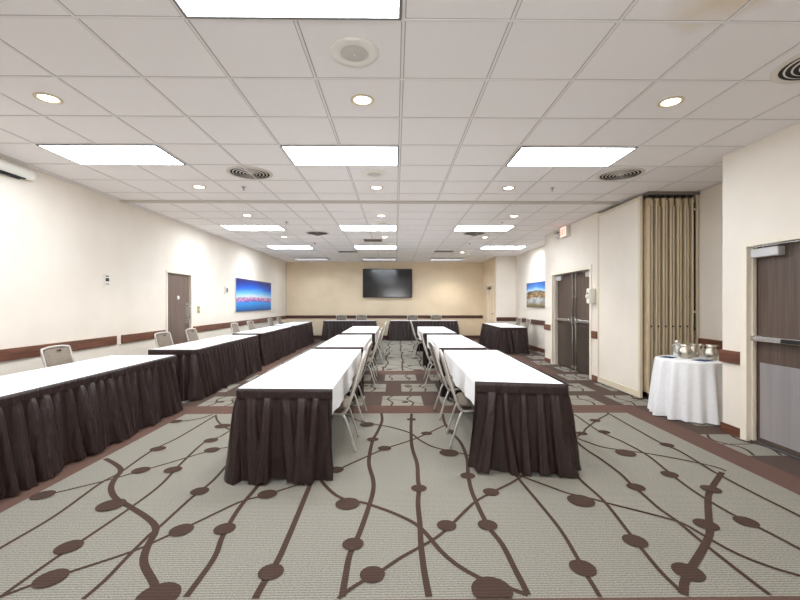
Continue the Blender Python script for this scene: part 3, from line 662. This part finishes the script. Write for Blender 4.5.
# thermostat, alarm, switch, card reader on the left wall
t = thing('thermostat', 'small wall thermostat with dark display above the first long table', 'thermostat', (XL, 6.09, 1.73))
MB().bbox(0, .022, -.05, .05, -.085, .085, .004).build('housing', M['plastic_white'], t)
MB().bbox(.020, .026, -.035, .035, -.02, .03, .002).build('display', M['black'], t)
MB().bbox(.020, .025, -.035, .035, -.065, -.05, .001).build('buttons', M['vent_grey'], t)
MB().bbox(.020, .024, -.03, .03, .045, .07, .001).build('speaker_slots', M['vent_grey'], t)
t = thing('fire_strobe', 'small white alarm strobe beside the blue canvas', 'alarm', (XL, 10.32, 1.71))
MB().bbox(0, .04, -.055, .055, -.09, .09, .006).build('housing', M['plastic_white'], t)
MB().bbox(.038, .06, -.02, .045, -.05, .05, .006).build('lens', M['vent_grey'], t)
t = thing('light_switch', 'brass light switch plate beside the side wall door', 'light switch', (XL, 8.93, 1.24))
MB().bbox(0, .008, -.06, .06, -.075, .075, .003).build('plate', M['switch_brass'], t)
for q in (-.025, .025): MB().bbox(.006, .022, q - .007, q + .007, -.012, .02, .002).build('toggle', M['plastic_white'], t)

# sanitizer dispenser between the doors and the pocket panel
t = thing('sanitizer_dispenser', 'white hand sanitizer dispenser on the wall beside the double doors', 'dispenser', (XR, 7.265, 1.38))
MB().bbox(-.115, 0, -.065, .065, 0, .27, .014).build('housing', M['plastic_white'], t)
MB().bbox(-.14, -.11, -.05, .05, .10, .155, .008).build('nozzle', M['plastic_white'], t)
MB().bbox(-.119, -.113, -.02, .02, .165, .195, .002).build('sensor', M['black'], t)

# exit sign with emergency heads
t = thing('exit_sign', 'lit red EXIT sign with emergency lamp heads above the double doors', 'exit sign', (XR, 8.42, 2.86))
MB().bbox(-.085, 0, -.16, .16, -.11, .11, .006).build('housing', M['plastic_white'], t)
MB().box(-.0875, -.0845, -.145, .145, -.095, .095).build('face', M['exit_face'], t)
b = MB()
def stroke(p, q, w=.014):
    # one bar of a letter, drawn on the face: (u, v) with u to the reader's right
    (u0, v0), (u1, v1) = p, q; L = math.hypot(u1 - u0, v1 - v0); nx, ny = -(v1 - v0) / L * w / 2, (u1 - u0) / L * w / 2
    vs = []
    for x in (-.0895, -.087):
        for (u, v) in ((u0 + nx, v0 + ny), (u1 + nx, v1 + ny), (u1 - nx, v1 - ny), (u0 - nx, v0 - ny)): vs.append((x, -u, v))
    b.add(vs, [(0, 1, 2, 3), (7, 6, 5, 4), (0, 4, 5, 1), (1, 5, 6, 2), (2, 6, 7, 3), (3, 7, 4, 0)], 0)
h = .06
for u in (-.115,):
    stroke((u, -h), (u, h)); stroke((u, h - .007), (u + .045, h - .007)); stroke((u, 0), (u + .038, 0)); stroke((u, -h + .007), (u + .045, -h + .007))
stroke((-.052, -h), (.0, h)); stroke((-.052, h), (.0, -h)); stroke((.03, -h), (.03, h)); stroke((.055, h - .007), (.115, h - .007)); stroke((.085, -h), (.085, h))
b.build('lettering', M['exit_red'], t)
b = MB(); b.bbox(-.06, 0, .16, .26, -.05, .04, .004); b.tube([(-.03, .22, .03), (-.03, .24, .05), (-.05, .40, .05)], .012, 8); b.build('lamp_bracket', M['vent_grey'], t)
for q, z in ((.24, -.09), (.40, .04)):
    o = MB().lathe([(.0001, 0), (.03, .0), (.045, .05), (.045, .07), (.0001, .072)], 16).build('lamp_head', M['closer'], t); o.location = (-.05, q, z); o.rotation_euler = (0, R(-70), R(30))

# ================================================================== FOLDING PARTITION
t = thing('pocket_panel', 'tall cream pocket door panel beside the folded partition', 'panel', (3.56, 6.495, 0))
MB().bbox(-.010, .022, -.575, .575, .11, CE - .09, .003).build('panel', M['paint'], t)
b = MB(); b.bbox(-.018, .026, -.62, -.575, .012, CE - .05, .003); b.bbox(-.018, .026, .575, .62, .012, CE - .05, .003); b.bbox(-.018, .026, -.575, .575, .012, .11, .003); b.bbox(-.018, .026, -.575, .575, CE - .09, CE - .05, .003)
b.build('edge_trim', M['pocket_trim'], t)
MB().bbox(-.01, .02, -.61, .61, .0035, .012, .001).build('bottom_guide', M['steel_dark'], t)
t = thing('folding_partition', 'stack of folded tan partition panels in the wall pocket', 'partition', (3.622, 5.80, 0))
for i in range(7):
    x = .104 * i
    last = i == 6
    th = .068 if not last else .030
    p = MB().bbox(x, x + th, .02, .98, .10, 2.90, .003).build('panel', M['partition'], t)
    b = MB()
    if last: b.bbox(x, x + .028, -.006, .02, .05, 2.90, .003); b.bbox(x + .066, x + .10, -.004, .04, .05, 2.94, .003)
    else: b.bbox(x, x + .026, -.008, .02, .09, 2.90 - (.12 if i % 2 == 0 else .03), .003); b.bbox(x + .044, x + .068, -.002, .02, .09, 2.90 - (.03 if i % 2 == 0 else .12), .003)
    b.build('edge_trim', M['partition_trim'], p)
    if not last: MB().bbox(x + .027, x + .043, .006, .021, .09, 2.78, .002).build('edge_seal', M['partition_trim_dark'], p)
    MB().bbox(x + .005, x + .040, .03, .07, 2.90, 2.945, .003).build('roller', M['black'], p)
    MB().bbox(x + .022, x + .048, -.012, .008, 1.045, 1.07, .003).build('catch', M['black'], p)
    MB().bbox(x + .004, x + .04, .01, .05, .006, .09, .003).build('floor_seal', M['black'], p)
    if last:
        MB().bbox(x + .030, x + .066, .01, .03, 1.0, 2.84, .002).build('slot_shade', M['dark'], p)  # black strip paints the shade of the recess beside the end jamb
        for z in (1.25, 2.72): MB().bbox(x + .032, x + .064, .002, .01, z, z + .03, .002).build('strike_bracket', M['closer'], p)
    elif i < 5: MB().bbox(x + .070, x + .102, .05, .07, .02, 2.90, .002).build('gap_shade', M['dark'], p)  # black strip paints the darkness of the deep gap between panels
MB().bbox(-.01, .74, -.01, .12, 2.945, CE - .002, .003).build('stack_track', M['vent_grey'], t)

# ================================================================== TABLES
TZ = 0.720
def round_corner(pts, rad=.035, n=4):
    out = [Vector(pts[0])]
    for i in range(1, len(pts) - 1):
        p = Vector(pts[i]); a = (Vector(pts[i - 1]) - p).normalized(); c = (Vector(pts[i + 1]) - p).normalized()
        p0, p2 = p + a * rad, p + c * rad
        for j in range(n + 1):
            s = j / n; out.append(p0 * (1 - s) ** 2 + p * 2 * s * (1 - s) + p2 * s * s)
    out.append(Vector(pts[-1])); return out
def resample(pts, step):
    L = [0.0]
    for i in range(1, len(pts)): L.append(L[-1] + (pts[i] - pts[i - 1]).length)
    n = max(2, int(L[-1] / step)); out = []; k = 0
    for j in range(n + 1):
        s = L[-1] * j / n
        while k < len(L) - 2 and L[k + 1] < s: k += 1
        t = (s - L[k]) / max(1e-9, L[k + 1] - L[k]); out.append(pts[k].lerp(pts[k + 1], t))
    return out, L[-1]
def sstep(a, b, x):
    t = min(1, max(0, (x - a) / (b - a))); return t * t * (3 - 2 * t)
def make_skirt(path, parent, seed, lift=(0, 0), pleat=.125, flare=.045, step=.010, ends=(.02, .02)):
    # hanging pleated skirt; path runs counter-clockwise so that its right-hand side is outside
    rg = random.Random(seed)
    P, L = resample(round_corner([(p[0], p[1], 0) for p in path]), step)
    n = len(P); nrm = []
    for i in range(n):
        d = (P[min(n - 1, i + 2)] - P[max(0, i - 2)]).normalized(); nrm.append(Vector((d.y, -d.x, 0)))
    np_ = max(3, int(L / pleat)); pk = []
    for i in range(np_ + 2):
        pk.append(dict(c=(i + rg.uniform(-.10, .10)) * L / np_, a=rg.uniform(.75, 1.25), w=rg.uniform(.30, .60), sl=rg.uniform(-.04, .04), fl=rg.uniform(.4, 1.35), ft=rg.uniform(-.5, 1.0)))
    def height(s, h):      # h: 0 at the header, 1 at the hem -> outward offset
        best = 0.0; fl = 0.0; wsum = 1e-6
        for q in pk:
            dd = s - q['c'] - q['sl'] * h * (1 + h)
            pw = L / np_
            if abs(dd) < pw:
                u = dd / pw + .5
                hw = q['w'] * (.5 + .22 * h)
                e = .05 + .07 * h
                f = sstep(.5 - hw - e * .5, .5 - hw + e, u) * (1 - sstep(.5 + hw - e * .55, .5 + hw + e * .25, u))
                f *= 1 - .22 * math.cos((u - .5) * 6.28) * h
                best = max(best, f * q['a'])
                g = max(0, 1 - abs(dd) / pw); fl += q['fl'] * g; wsum += g
        return best * (.006 + .076 * h ** .55) + flare * (fl / wsum) * h ** 1.7
    rows = [0.0, .002, .03, .072, .074, .078, .10, .14, .20, .28, .36, .44, .52, .60, .66, .70]
    HEAD = .075; b = MB(); vs = []
    hem = [rg.uniform(.004, .03) for _ in range(np_ + 3)]
    for i in range(n):
        s = L * i / (n - 1); u = s / L * np_; k = int(u); hz = hem[k] * (1 - (u - k)) + hem[k + 1] * (u - k)
        lf = lift[0] + (lift[1] - lift[0]) * s / L
        seam = .0025 * (1 - min(1, abs((u % 1) - .5) * 14))
        for r, z in enumerate(rows):
            if z <= HEAD - .001:
                off = .006 + .004 * (z > 0) - max(0, seam) if r > 0 else -.002
                zz = TZ + .004 + lf * (1 - z / HEAD) - z
            else:
                h = (z - HEAD) / (rows[-1] - HEAD); off = .001 + height(s, h)
                zz = (TZ - HEAD + .004) + (hz - (TZ - HEAD + .004)) * h
            p = P[i] + nrm[i] * off
            if z > HEAD:
                tg = (P[min(n - 1, i + 2)] - P[max(0, i - 2)]).normalized(); hh = ((z - HEAD) / (rows[-1] - HEAD)) ** 1.4
                p = p - tg * (ends[0] * hh * max(0, 1 - s / .35) ** 1.5) + tg * (ends[1] * hh * max(0, 1 - (L - s) / .35) ** 1.5)
            vs.append((p.x, p.y, zz))
    m = len(rows); fs = []
    for i in range(n - 1):
        for r in range(m - 1): fs.append((i * m + r, i * m + r + 1, (i + 1) * m + r + 1, (i + 1) * m + r))
    b.add(vs, fs, 0, True)
    o = b.build('skirt', M['skirt'], parent)
    return o
def lerp2(a, b, t): return (a[0] + (b[0] - a[0]) * t, a[1] + (b[1] - a[1]) * t)
def banquet_table(corners, openside, label, cloth_label, seed, hang=.03, group='skirted banquet tables', flare=.045, lift=(0, 0), ends=(.015, .015)):
    # corners: counter-clockwise world (x, y) from the near left; openside: index of the edge without a skirt (i -> i+1)
    cx = sum(p[0] for p in corners) / 4; cy = sum(p[1] for p in corners) / 4
    t = thing('banquet_table', label, 'table', (cx, cy, 0), 0, group)
    K = [(p[0] - cx, p[1] - cy) for p in corners]
    def ins(d):
        return [(x - math.copysign(d, x), y - math.copysign(d, y)) for x, y in K]
    Q = ins(.004); vs = [(x, y, z) for z in (TZ - .028, TZ - .003) for x, y in Q]
    MB().add(vs, [(3, 2, 1, 0), (4, 5, 6, 7), (0, 1, 5, 4), (1, 2, 6, 5), (2, 3, 7, 6), (3, 0, 4, 7)]).build('tabletop', M['board'], t)
    Q = ins(.055)
    long_y = abs(K[3][1] - K[0][1]) > abs(K[1][0] - K[0][0])
    for (i, j) in (((0, 1), (3, 2)) if long_y else ((0, 3), (1, 2))):
        a, c = Q[i], Q[j]
        b = MB(); b.tube([(a[0], a[1], TZ - .03), (a[0], a[1], .012)], .014, 8); b.tube([(c[0], c[1], TZ - .03), (c[0], c[1], .012)], .014, 8)
        b.tube([(a[0], a[1], .28), (c[0], c[1], .28)], .012, 8); b.tube([(a[0], a[1], TZ - .05), (c[0], c[1], TZ - .05)], .012, 8)
        b.build('folding_leg', M['steel_dark'], t)
    e = .007; KO = [(x + math.copysign(e, x), y + math.copysign(e, y)) for x, y in K]
    order = [(openside + 1 + i) % 4 for i in range(4)]
    pth = [KO[i] for i in order]
    make_skirt(pth, t, seed, lift, flare=flare, ends=ends)
    # cloth: flat top, short turned-down edges under the skirt, and a hanging fall on the open side
    b = MB(); rg = random.Random(seed + 77)
    i0, i1 = openside, (openside + 1) % 4
    A, Bc = K[i0], K[i1]; D, Cc = K[(i0 + 3) % 4], K[(i0 + 2) % 4]
    nu = 40; vs = []; fs = []
    d = Vector((Bc[0] - A[0], Bc[1] - A[1], 0)).normalized(); out = Vector((d.y, -d.x, 0))
    prof = [(-1, -.05), (-1, 0)] + [(-.75, 0), (-.5, 0), (-.25, 0), (0, 0)]
    ph = rg.uniform(0, 6)
    rowsz = [.012, .04, .09, .15, .20, hang] if hang > .2 else [.012, hang]
    for iu in range(nu + 1):
        s = iu / nu; pa = lerp2(D, Cc, s); pb = lerp2(A, Bc, s)
        col = [(pa[0], pa[1], TZ - .04)]
        for q in (0, .25, .5, .75, 1.0):
            p = lerp2(pa, pb, q); col.append((p[0], p[1], TZ + .0015))
        for hz in rowsz:
            ed = min(1, s * 12, (1 - s) * 12); w = .002 + ed * (.008 + .008 * math.sin(s * 21 + ph) + .005 * math.sin(s * 47 + ph * 2)) * (hz / .25 if hang > .2 else 0) * 1.2
            hh = hz + (0.02 * math.sin(s * 9 + ph) * (hz / hang) if hang > .2 else 0)
            col.append((pb[0] + out.x * w, pb[1] + out.y * w, TZ - hh))
        vs += col
    m = len(vs) // (nu + 1)
    for i in range(nu):
        for r in range(m - 1): fs.append((i * m + r, i * m + r + 1, (i + 1) * m + r + 1, (i + 1) * m + r))
    b.add(vs, fs, 0, False)
    # turned-down ends
    for (p, q) in ((A, D), (Cc, Bc)):
        b.add([(p[0], p[1], TZ + .0015), (q[0], q[1], TZ + .0015), (q[0], q[1], TZ - .04), (p[0], p[1], TZ - .04)], [(0, 1, 2, 3)], 0)
    o = b.build('tablecloth', M['linen'], None, (cx, cy, 0))
    tag(o, cloth_label, 'tablecloth', 'white tablecloths')
    return t
def rect(x0, x1, y0, y1): return [(x0, y0), (x1, y0), (x1, y1), (x0, y1)]
# the two rows along the aisle (open towards the aisle)
H = .215
banquet_table([(-1.245, 3.235), (-.495, 3.205), (-.495, 5.93), (-1.215, 5.94)], 1, 'first brown skirted table of the aisle row nearer the blue canvas', 'white cloth on the first aisle table nearer the blue canvas, dark skirt facing the camera', 1, H, flare=.025, ends=(.01, .01))
banquet_table(rect(-1.20, -.49, 6.21, 8.55), 1, 'second brown skirted table of the aisle row nearer the blue canvas', 'white cloth on the second aisle table nearer the blue canvas', 2, H)
banquet_table(rect(-1.19, -.45, 9.10, 11.62), 1, 'last brown skirted table of the aisle row nearer the blue canvas', 'white cloth on the last aisle table nearer the blue canvas', 3, H)
banquet_table([(.675, 3.43), (1.405, 3.315), (1.445, 5.80), (.695, 5.81)], 3, 'first brown skirted table of the aisle row nearer the double doors', 'white cloth on the first aisle table nearer the double doors, dark skirt facing the camera', 4, H, lift=(.014, 0), ends=(.06, .01))
banquet_table(rect(.665, 1.36, 6.12, 8.52), 3, 'second brown skirted table of the aisle row nearer the double doors', 'white cloth on the second aisle table nearer the double doors', 5, H)
banquet_table(rect(.62, 1.35, 9.02, 11.42), 3, 'last brown skirted table of the aisle row nearer the double doors', 'white cloth on the last aisle table nearer the double doors', 6, H)
# along the left wall (open towards the wall)
banquet_table(rect(-3.63, -2.84, 2.62, 5.30), 3, 'long skirted table along the white side wall, cut by the photo edge', 'white cloth on the side wall table cut by the photo edge', 7)
banquet_table(rect(-3.53, -2.87, 5.90, 8.55), 3, 'long skirted table along the side wall, in front of the single door', 'white cloth on the table in front of the single door', 8)
banquet_table(rect(-3.56, -2.93, 9.00, 11.66), 3, 'long skirted table along the side wall, beneath the blue canvas', 'white cloth on the table beneath the blue canvas', 9)
banquet_table(rect(-3.60, -2.93, 11.96, 14.40), 3, 'long skirted table along the side wall, closest to the far corner', 'white cloth on the side wall table closest to the far corner', 10)
# along the far wall (open towards the wall)
banquet_table(rect(-2.62, -.74, 14.95, 15.55), 2, 'skirted head table at the far wall, on the blue canvas side of the television', 'white cloth on the far wall table nearer the blue canvas', 11)
banquet_table(rect(-.18, 2.28, 14.95, 15.55), 2, 'longer skirted head table at the far wall, on the corner door side', 'white cloth on the far wall table nearer the corner door', 12)
# lone table before the recess
banquet_table(rect(2.87, 3.57, 11.02, 13.40), 1, 'lone skirted table by the recess with the lake canvas', 'white cloth on the lone table by the lake canvas', 13)

# ================================================================== CHAIRS
def make_chair():
    t = thing('banquet_chair', '', 'chair', (0, 0, 0), 0, 'taupe banquet chairs')
    w = .205
    # frame: two posts leaning back, crowned top, running forward under the seat
    def post(s):
        pts = [(-.306, s * w * .965, .868), (-.288, s * w * .97, .80), (-.225, s * w, .58), (-.165, s * w, .42), (-.142, s * w, .372), (-.11, s * w, .352), (-.06, s * w, .352), (.10, s * w, .372), (.25, s * w, .392)]
        P = [Vector(p) for p in pts]; out = []
        for i in range(len(P) - 1):
            p0, p1, p2, p3 = P[max(0, i - 1)], P[i], P[i + 1], P[min(len(P) - 1, i + 2)]
            for j in range(4):
                u = j / 4; out.append(0.5 * ((2 * p1) + (p2 - p0) * u + (2 * p0 - 5 * p1 + 4 * p2 - p3) * u * u + (3 * p1 - p0 - 3 * p2 + p3) * u ** 3))
        out.append(P[-1]); return out
    b = MB()
    L, Rr = post(-1), post(1)
    top = [(-.311, w * .93, .884), (-.313, w * .5, .897), (-.314, 0, .901), (-.313, -w * .5, .897), (-.311, -w * .93, .884)]
    b.tube(list(reversed(Rr)) + top + L, .0125, 8)
    b.tube([(.25, -w, .392), (.262, -w * .8, .394), (.262, w * .8, .394), (.25, w, .392)], .011, 8)
    b.tube([(-.12, -w, .352), (-.12, w, .352)], .010, 8)
    b.build('frame', M['chair_metal'], t)
    for s in (-1, 1):
        MB().tube([(-.12, s * w, .352), (-.15, s * (w + .004), .29), (-.235, s * (w + .012), .018), (-.238, s * (w + .012), .004)], .0115, 8).build('leg', M['chair_metal'], t)
        MB().tube([(.20, s * w, .385), (.225, s * (w + .004), .30), (.265, s * (w + .010), .018), (.266, s * (w + .010), .004)], .0115, 8).build('leg', M['chair_metal'], t)
    # seat cushion, crowned
    b = MB(); vs = []; fs = []; n = 10
    for i in range(n + 1):
        for j in range(n + 1):
            u, v = i / n * 2 - 1, j / n * 2 - 1
            k = (1 - u ** 6) * (1 - v ** 6); sc = .985
            vs.append((.055 + .225 * u * (1 - .04 * v * v), (.205 - .012 * (u < 0) * -u) * v * (1 - .05 * u * u), .418 + .045 * k ** .5))
    m = n + 1
    fs = [(i * m + j, (i + 1) * m + j, (i + 1) * m + j + 1, i * m + j + 1) for i in range(n) for j in range(n)]
    o = len(vs); vs += [(x, y, .395) for (x, y, z) in vs]
    fs += [(o + i * m + j, o + i * m + j + 1, o + (i + 1) * m + j + 1, o + (i + 1) * m + j) for i in range(n) for j in range(n)]
    ring = [j for j in range(m)] + [i * m + n for i in range(1, m)] + [n * m + j for j in range(n - 1, -1, -1)] + [i * m for i in range(n - 1, 0, -1)]
    for q in range(len(ring)):
        a, c = ring[q], ring[(q + 1) % len(ring)]; fs.append((a, c, o + c, o + a))
    b.add(vs, fs, 0, True); b.build('seat', M['chair_fabric'], t)
    # back cushion with the triangular hand hole left open at the top
    def xz(z): return -.205 - (z - .52) * .30
    b = MB(); vs = []; fs = []; nz, ny = 20, 20
    Z = [.50 + (.885 - .50) * i / nz for i in range(nz + 1)]
    def half(z): return .192 * (1 - .10 * max(0, (z - .55) / .33)) - (.05 * ((z - .86) / .025) if z > .86 else 0)
    for side in (0, 1):
        for z in Z:
            hw = half(z)
            for j in range(ny + 1):
                v = j / ny * 2 - 1; y = hw * v; zz = z + (.004 * (1 - v * v) if z > .87 else 0)
                th = .026 * (1 - abs(v) ** 5) ** .5 * min(1, (z - .495) / .02) + .003 if side == 0 else -.004
                vs.append((xz(zz) + th, y, zz))
    m = ny + 1; o = (nz + 1) * m
    def hole(i, j):
        y = (j + .5) / ny * 2 - 1; z = (Z[i] + Z[i + 1]) / 2
        return z > .845 and z < .874 and abs(y) < (.33 - (.874 - z) * 8.0)
    for i in range(nz):
        for j in range(ny):
            a = i * m + j
            if hole(i, j):
                continue
            fs.append((a, a + 1, a + m + 1, a + m)); fs.append((o + a, o + a + m, o + a + m + 1, o + a + 1))
            # inner faces round the hole
            for (di, dj, e0, e1) in ((1, 0, a + m, a + m + 1), (-1, 0, a + 1, a), (0, 1, a + m + 1, a + 1), (0, -1, a, a + m)):
                ii, jj = i + di, j + dj
                if not (0 <= ii < nz and 0 <= jj < ny) or hole(ii, jj): fs.append((e1, e0, o + e0, o + e1))
    b.add(vs, fs, 0, True); b.build('backrest', M['chair_fabric'], t)
    return t
proto = make_chair(); used = [False]
def chair(x, y, face, label, jit=0.0):
    # face: direction the sitter looks, degrees
    o = proto if not used[0] else copy_tree(proto)
    used[0] = True
    o.location = (x, y, .004); o.rotation_euler = (0, 0, R(face + jit)); o['label'] = label
S = 'beside the side wall'
chair(-3.52, 4.66, 0, 'taupe banquet chair at the side wall table cut by the photo edge', 2)
chair(-3.53, 6.76, 0, 'taupe banquet chair beside the single door, on the thermostat side of it', -3)
chair(-3.53, 7.72, 0, 'taupe banquet chair whose back overlaps the single door edge', 2)
chair(-3.54, 9.80, 0, 'taupe banquet chair at the table beneath the blue canvas, nearer the light switch', 0)
chair(-3.54, 10.86, 0, 'taupe banquet chair under the near half of the blue canvas', -2)
chair(-3.56, 12.66, 0, 'taupe banquet chair at the last side wall table, nearer the camera', 1)
chair(-3.56, 13.62, 0, 'taupe banquet chair at the last side wall table, nearer the far corner', -1)
chair(-2.10, 15.66, -90, 'taupe banquet chair behind the far wall table nearest the blue canvas', 0)
chair(-1.32, 15.66, -90, 'taupe banquet chair behind the shorter far wall table, nearer the aisle', 0)
chair(.67, 15.66, -90, 'taupe banquet chair behind the longer far wall table, nearer the aisle', 0)
chair(1.60, 15.66, -90, 'taupe banquet chair behind the longer far wall table, nearer the corner door', 0)
chair(3.62, 12.85, 180, 'taupe banquet chair at the lone table, nearer the far wall', 2)
chair(3.64, 12.05, 180, 'taupe banquet chair at the lone table, nearer the camera', -2)
A1, A2 = 'of the row nearer the blue canvas', 'of the row nearer the double doors'
chair(-.615, 4.02, 180, 'first silver framed chair at the first table ' + A1, 2)
chair(-.615, 5.04, 180, 'second silver framed chair at the first table ' + A1, -2)
chair(-.57, 6.98, 180, 'first silver framed chair at the second table ' + A1, 1)
chair(-.57, 7.85, 180, 'second silver framed chair at the second table ' + A1, -1)
chair(-.54, 9.75, 180, 'first silver framed chair at the last table ' + A1, 2)
chair(-.53, 10.60, 180, 'second silver framed chair at the last table ' + A1, 0)
chair(.775, 4.11, 0, 'first silver framed chair at the first table ' + A2, -3)
chair(.755, 5.08, 0, 'second silver framed chair at the first table ' + A2, 3)
chair(.745, 7.08, 0, 'only silver framed chair at the second table ' + A2, -1)
chair(.72, 10.75, 0, 'only silver framed chair at the last table ' + A2, 1)

# ================================================================== ROUND TABLE WITH PITCHERS
RX, RY, RTZ = 3.65, 5.03, .700
t = thing('round_table', 'small round table under a white cloth before the folded partition', 'table', (RX, RY, 0))
MB().lathe([(.0001, RTZ - .03), (.352, RTZ - .03), (.352, RTZ - .004), (.0001, RTZ - .004)], 40, smooth=False).build('tabletop', M['board'], t)
MB().lathe([(.03, RTZ - .03), (.03, .05), (.20, .03), (.20, .012), (.0001, .012)], 20).build('pedestal', M['steel_dark'], t)
rg = random.Random(9); fo = [(rg.choice((9, 11, 13, 15, 17)), rg.uniform(0, 6.28), rg.uniform(.4, 1)) for _ in range(5)]
def folds(tt, z):
    h = max(0, (RTZ - z) / RTZ)
    f = sum(a * math.sin(n * tt + p) for n, p, a in fo) / 2.6
    return 1 + h ** .6 * (.15 * math.tanh(1.6 * f) - .03) 
prof = [(.0001, RTZ), (.12, RTZ), (.25, RTZ), (.345, RTZ), (.357, RTZ - .004), (.362, RTZ - .018)] + [(.362 + .070 * ((RTZ - z) / RTZ) ** .9, z) for z in (.64, .58, .5, .42, .34, .26, .18, .11, .06, .014)]
o = MB().lathe(prof, 120, fn=folds).build('tablecloth', M['linen'], None, (RX, RY, 0))
tag(o, 'floor length white cloth draped in folds over the small round table', 'tablecloth')

def napkin(x, y, rz, label):
    b = MB(); b.bbox(-.08, .08, -.075, .075, 0, .003, .001); b.bbox(-.08, .035, -.075, .045, .003, .006, .001)
    o = b.build('napkin', M['napkin'], None, (x, y, RTZ + .0025)); o.rotation_euler = (0, 0, rz)
    tag(o, label, 'napkin', 'navy napkins under the pitchers')
napkin(3.475, 5.16, R(35), 'folded navy napkin at the free edge of the small round table')
napkin(3.69, 4.86, R(18), 'folded navy napkin beside the pitcher nearest the column')
def pitcher(x, y, rz, label, h=.17, z=RTZ + .0025, s=1.0):
    t = thing('pitcher', label, 'pitcher', (x, y, z), rz, 'metal water pitchers')
    def spout(tt, zz):
        if zz < h * .72: return 1
        k = (zz - h * .72) / (h * .28); a = math.cos(tt)
        return 1 + .28 * k * max(0, a) ** 6
    pr = [(.0001, .0), (.056, .0), (.058, .004), (.052, .010), (.060, .022), (.075, .05), (.078, .072), (.071, .10), (.055, h * .74), (.052, h * .86), (.058, h), (.055, h), (.049, h * .86), (.052, h * .74), (.068, .10), (.075, .07), (.05, .02), (.0001, .015)]
    MB().lathe([(r * s, q) for r, q in pr], 36, fn=spout).build('body', M['silver'], t)
    P = [(-.058 * s, 0, h * .90), (-.09 * s, 0, h * .97), (-.118 * s, 0, h * .88), (-.122 * s, 0, h * .68), (-.108 * s, 0, h * .46), (-.088 * s, 0, h * .34), (-.072 * s, 0, h * .30)]
    MB().tube(P, .0095, 8, flat=1.3).build('handle', M['silver'], t)
    MB().tube([(.05 * s, -.05 * s, h * .97), (.066 * s, -.02 * s, h * .98), (.070 * s, 0, h * .98), (.066 * s, .02 * s, h * .98), (.05 * s, .05 * s, h * .97)], .004, 6).build('ice_guard', M['silver'], t)
pitcher(3.655, 5.10, R(-36), 'silver pitcher on the round table, between the navy napkins')
pitcher(3.85, 4.93, R(-30), 'silver pitcher nearest the column on the round table', .18, RTZ + .0025)
pitcher(3.85, 5.23, R(150), 'shaded silver pitcher standing behind the other two pitchers', .165, s=.85)
t = thing('coffee_carafe', 'tall pale lidded carafe behind the silver pitchers', 'carafe', (3.68, 5.285, RTZ + .0025), R(200))
MB().lathe([(.0001, 0), (.045, 0), (.050, .01), (.048, .08), (.040, .14), (.030, .165), (.028, .175)], 28).build('body', M['glass_white'], t)
MB().lathe([(.030, .174), (.032, .19), (.024, .205), (.010, .212), (.0001, .222)], 24).build('lid', M['silver'], t)
MB().tube([(.032, 0, .165), (.065, 0, .17), (.085, 0, .14), (.08, 0, .08), (.05, 0, .05)], .007, 8).build('handle', M['silver'], t)
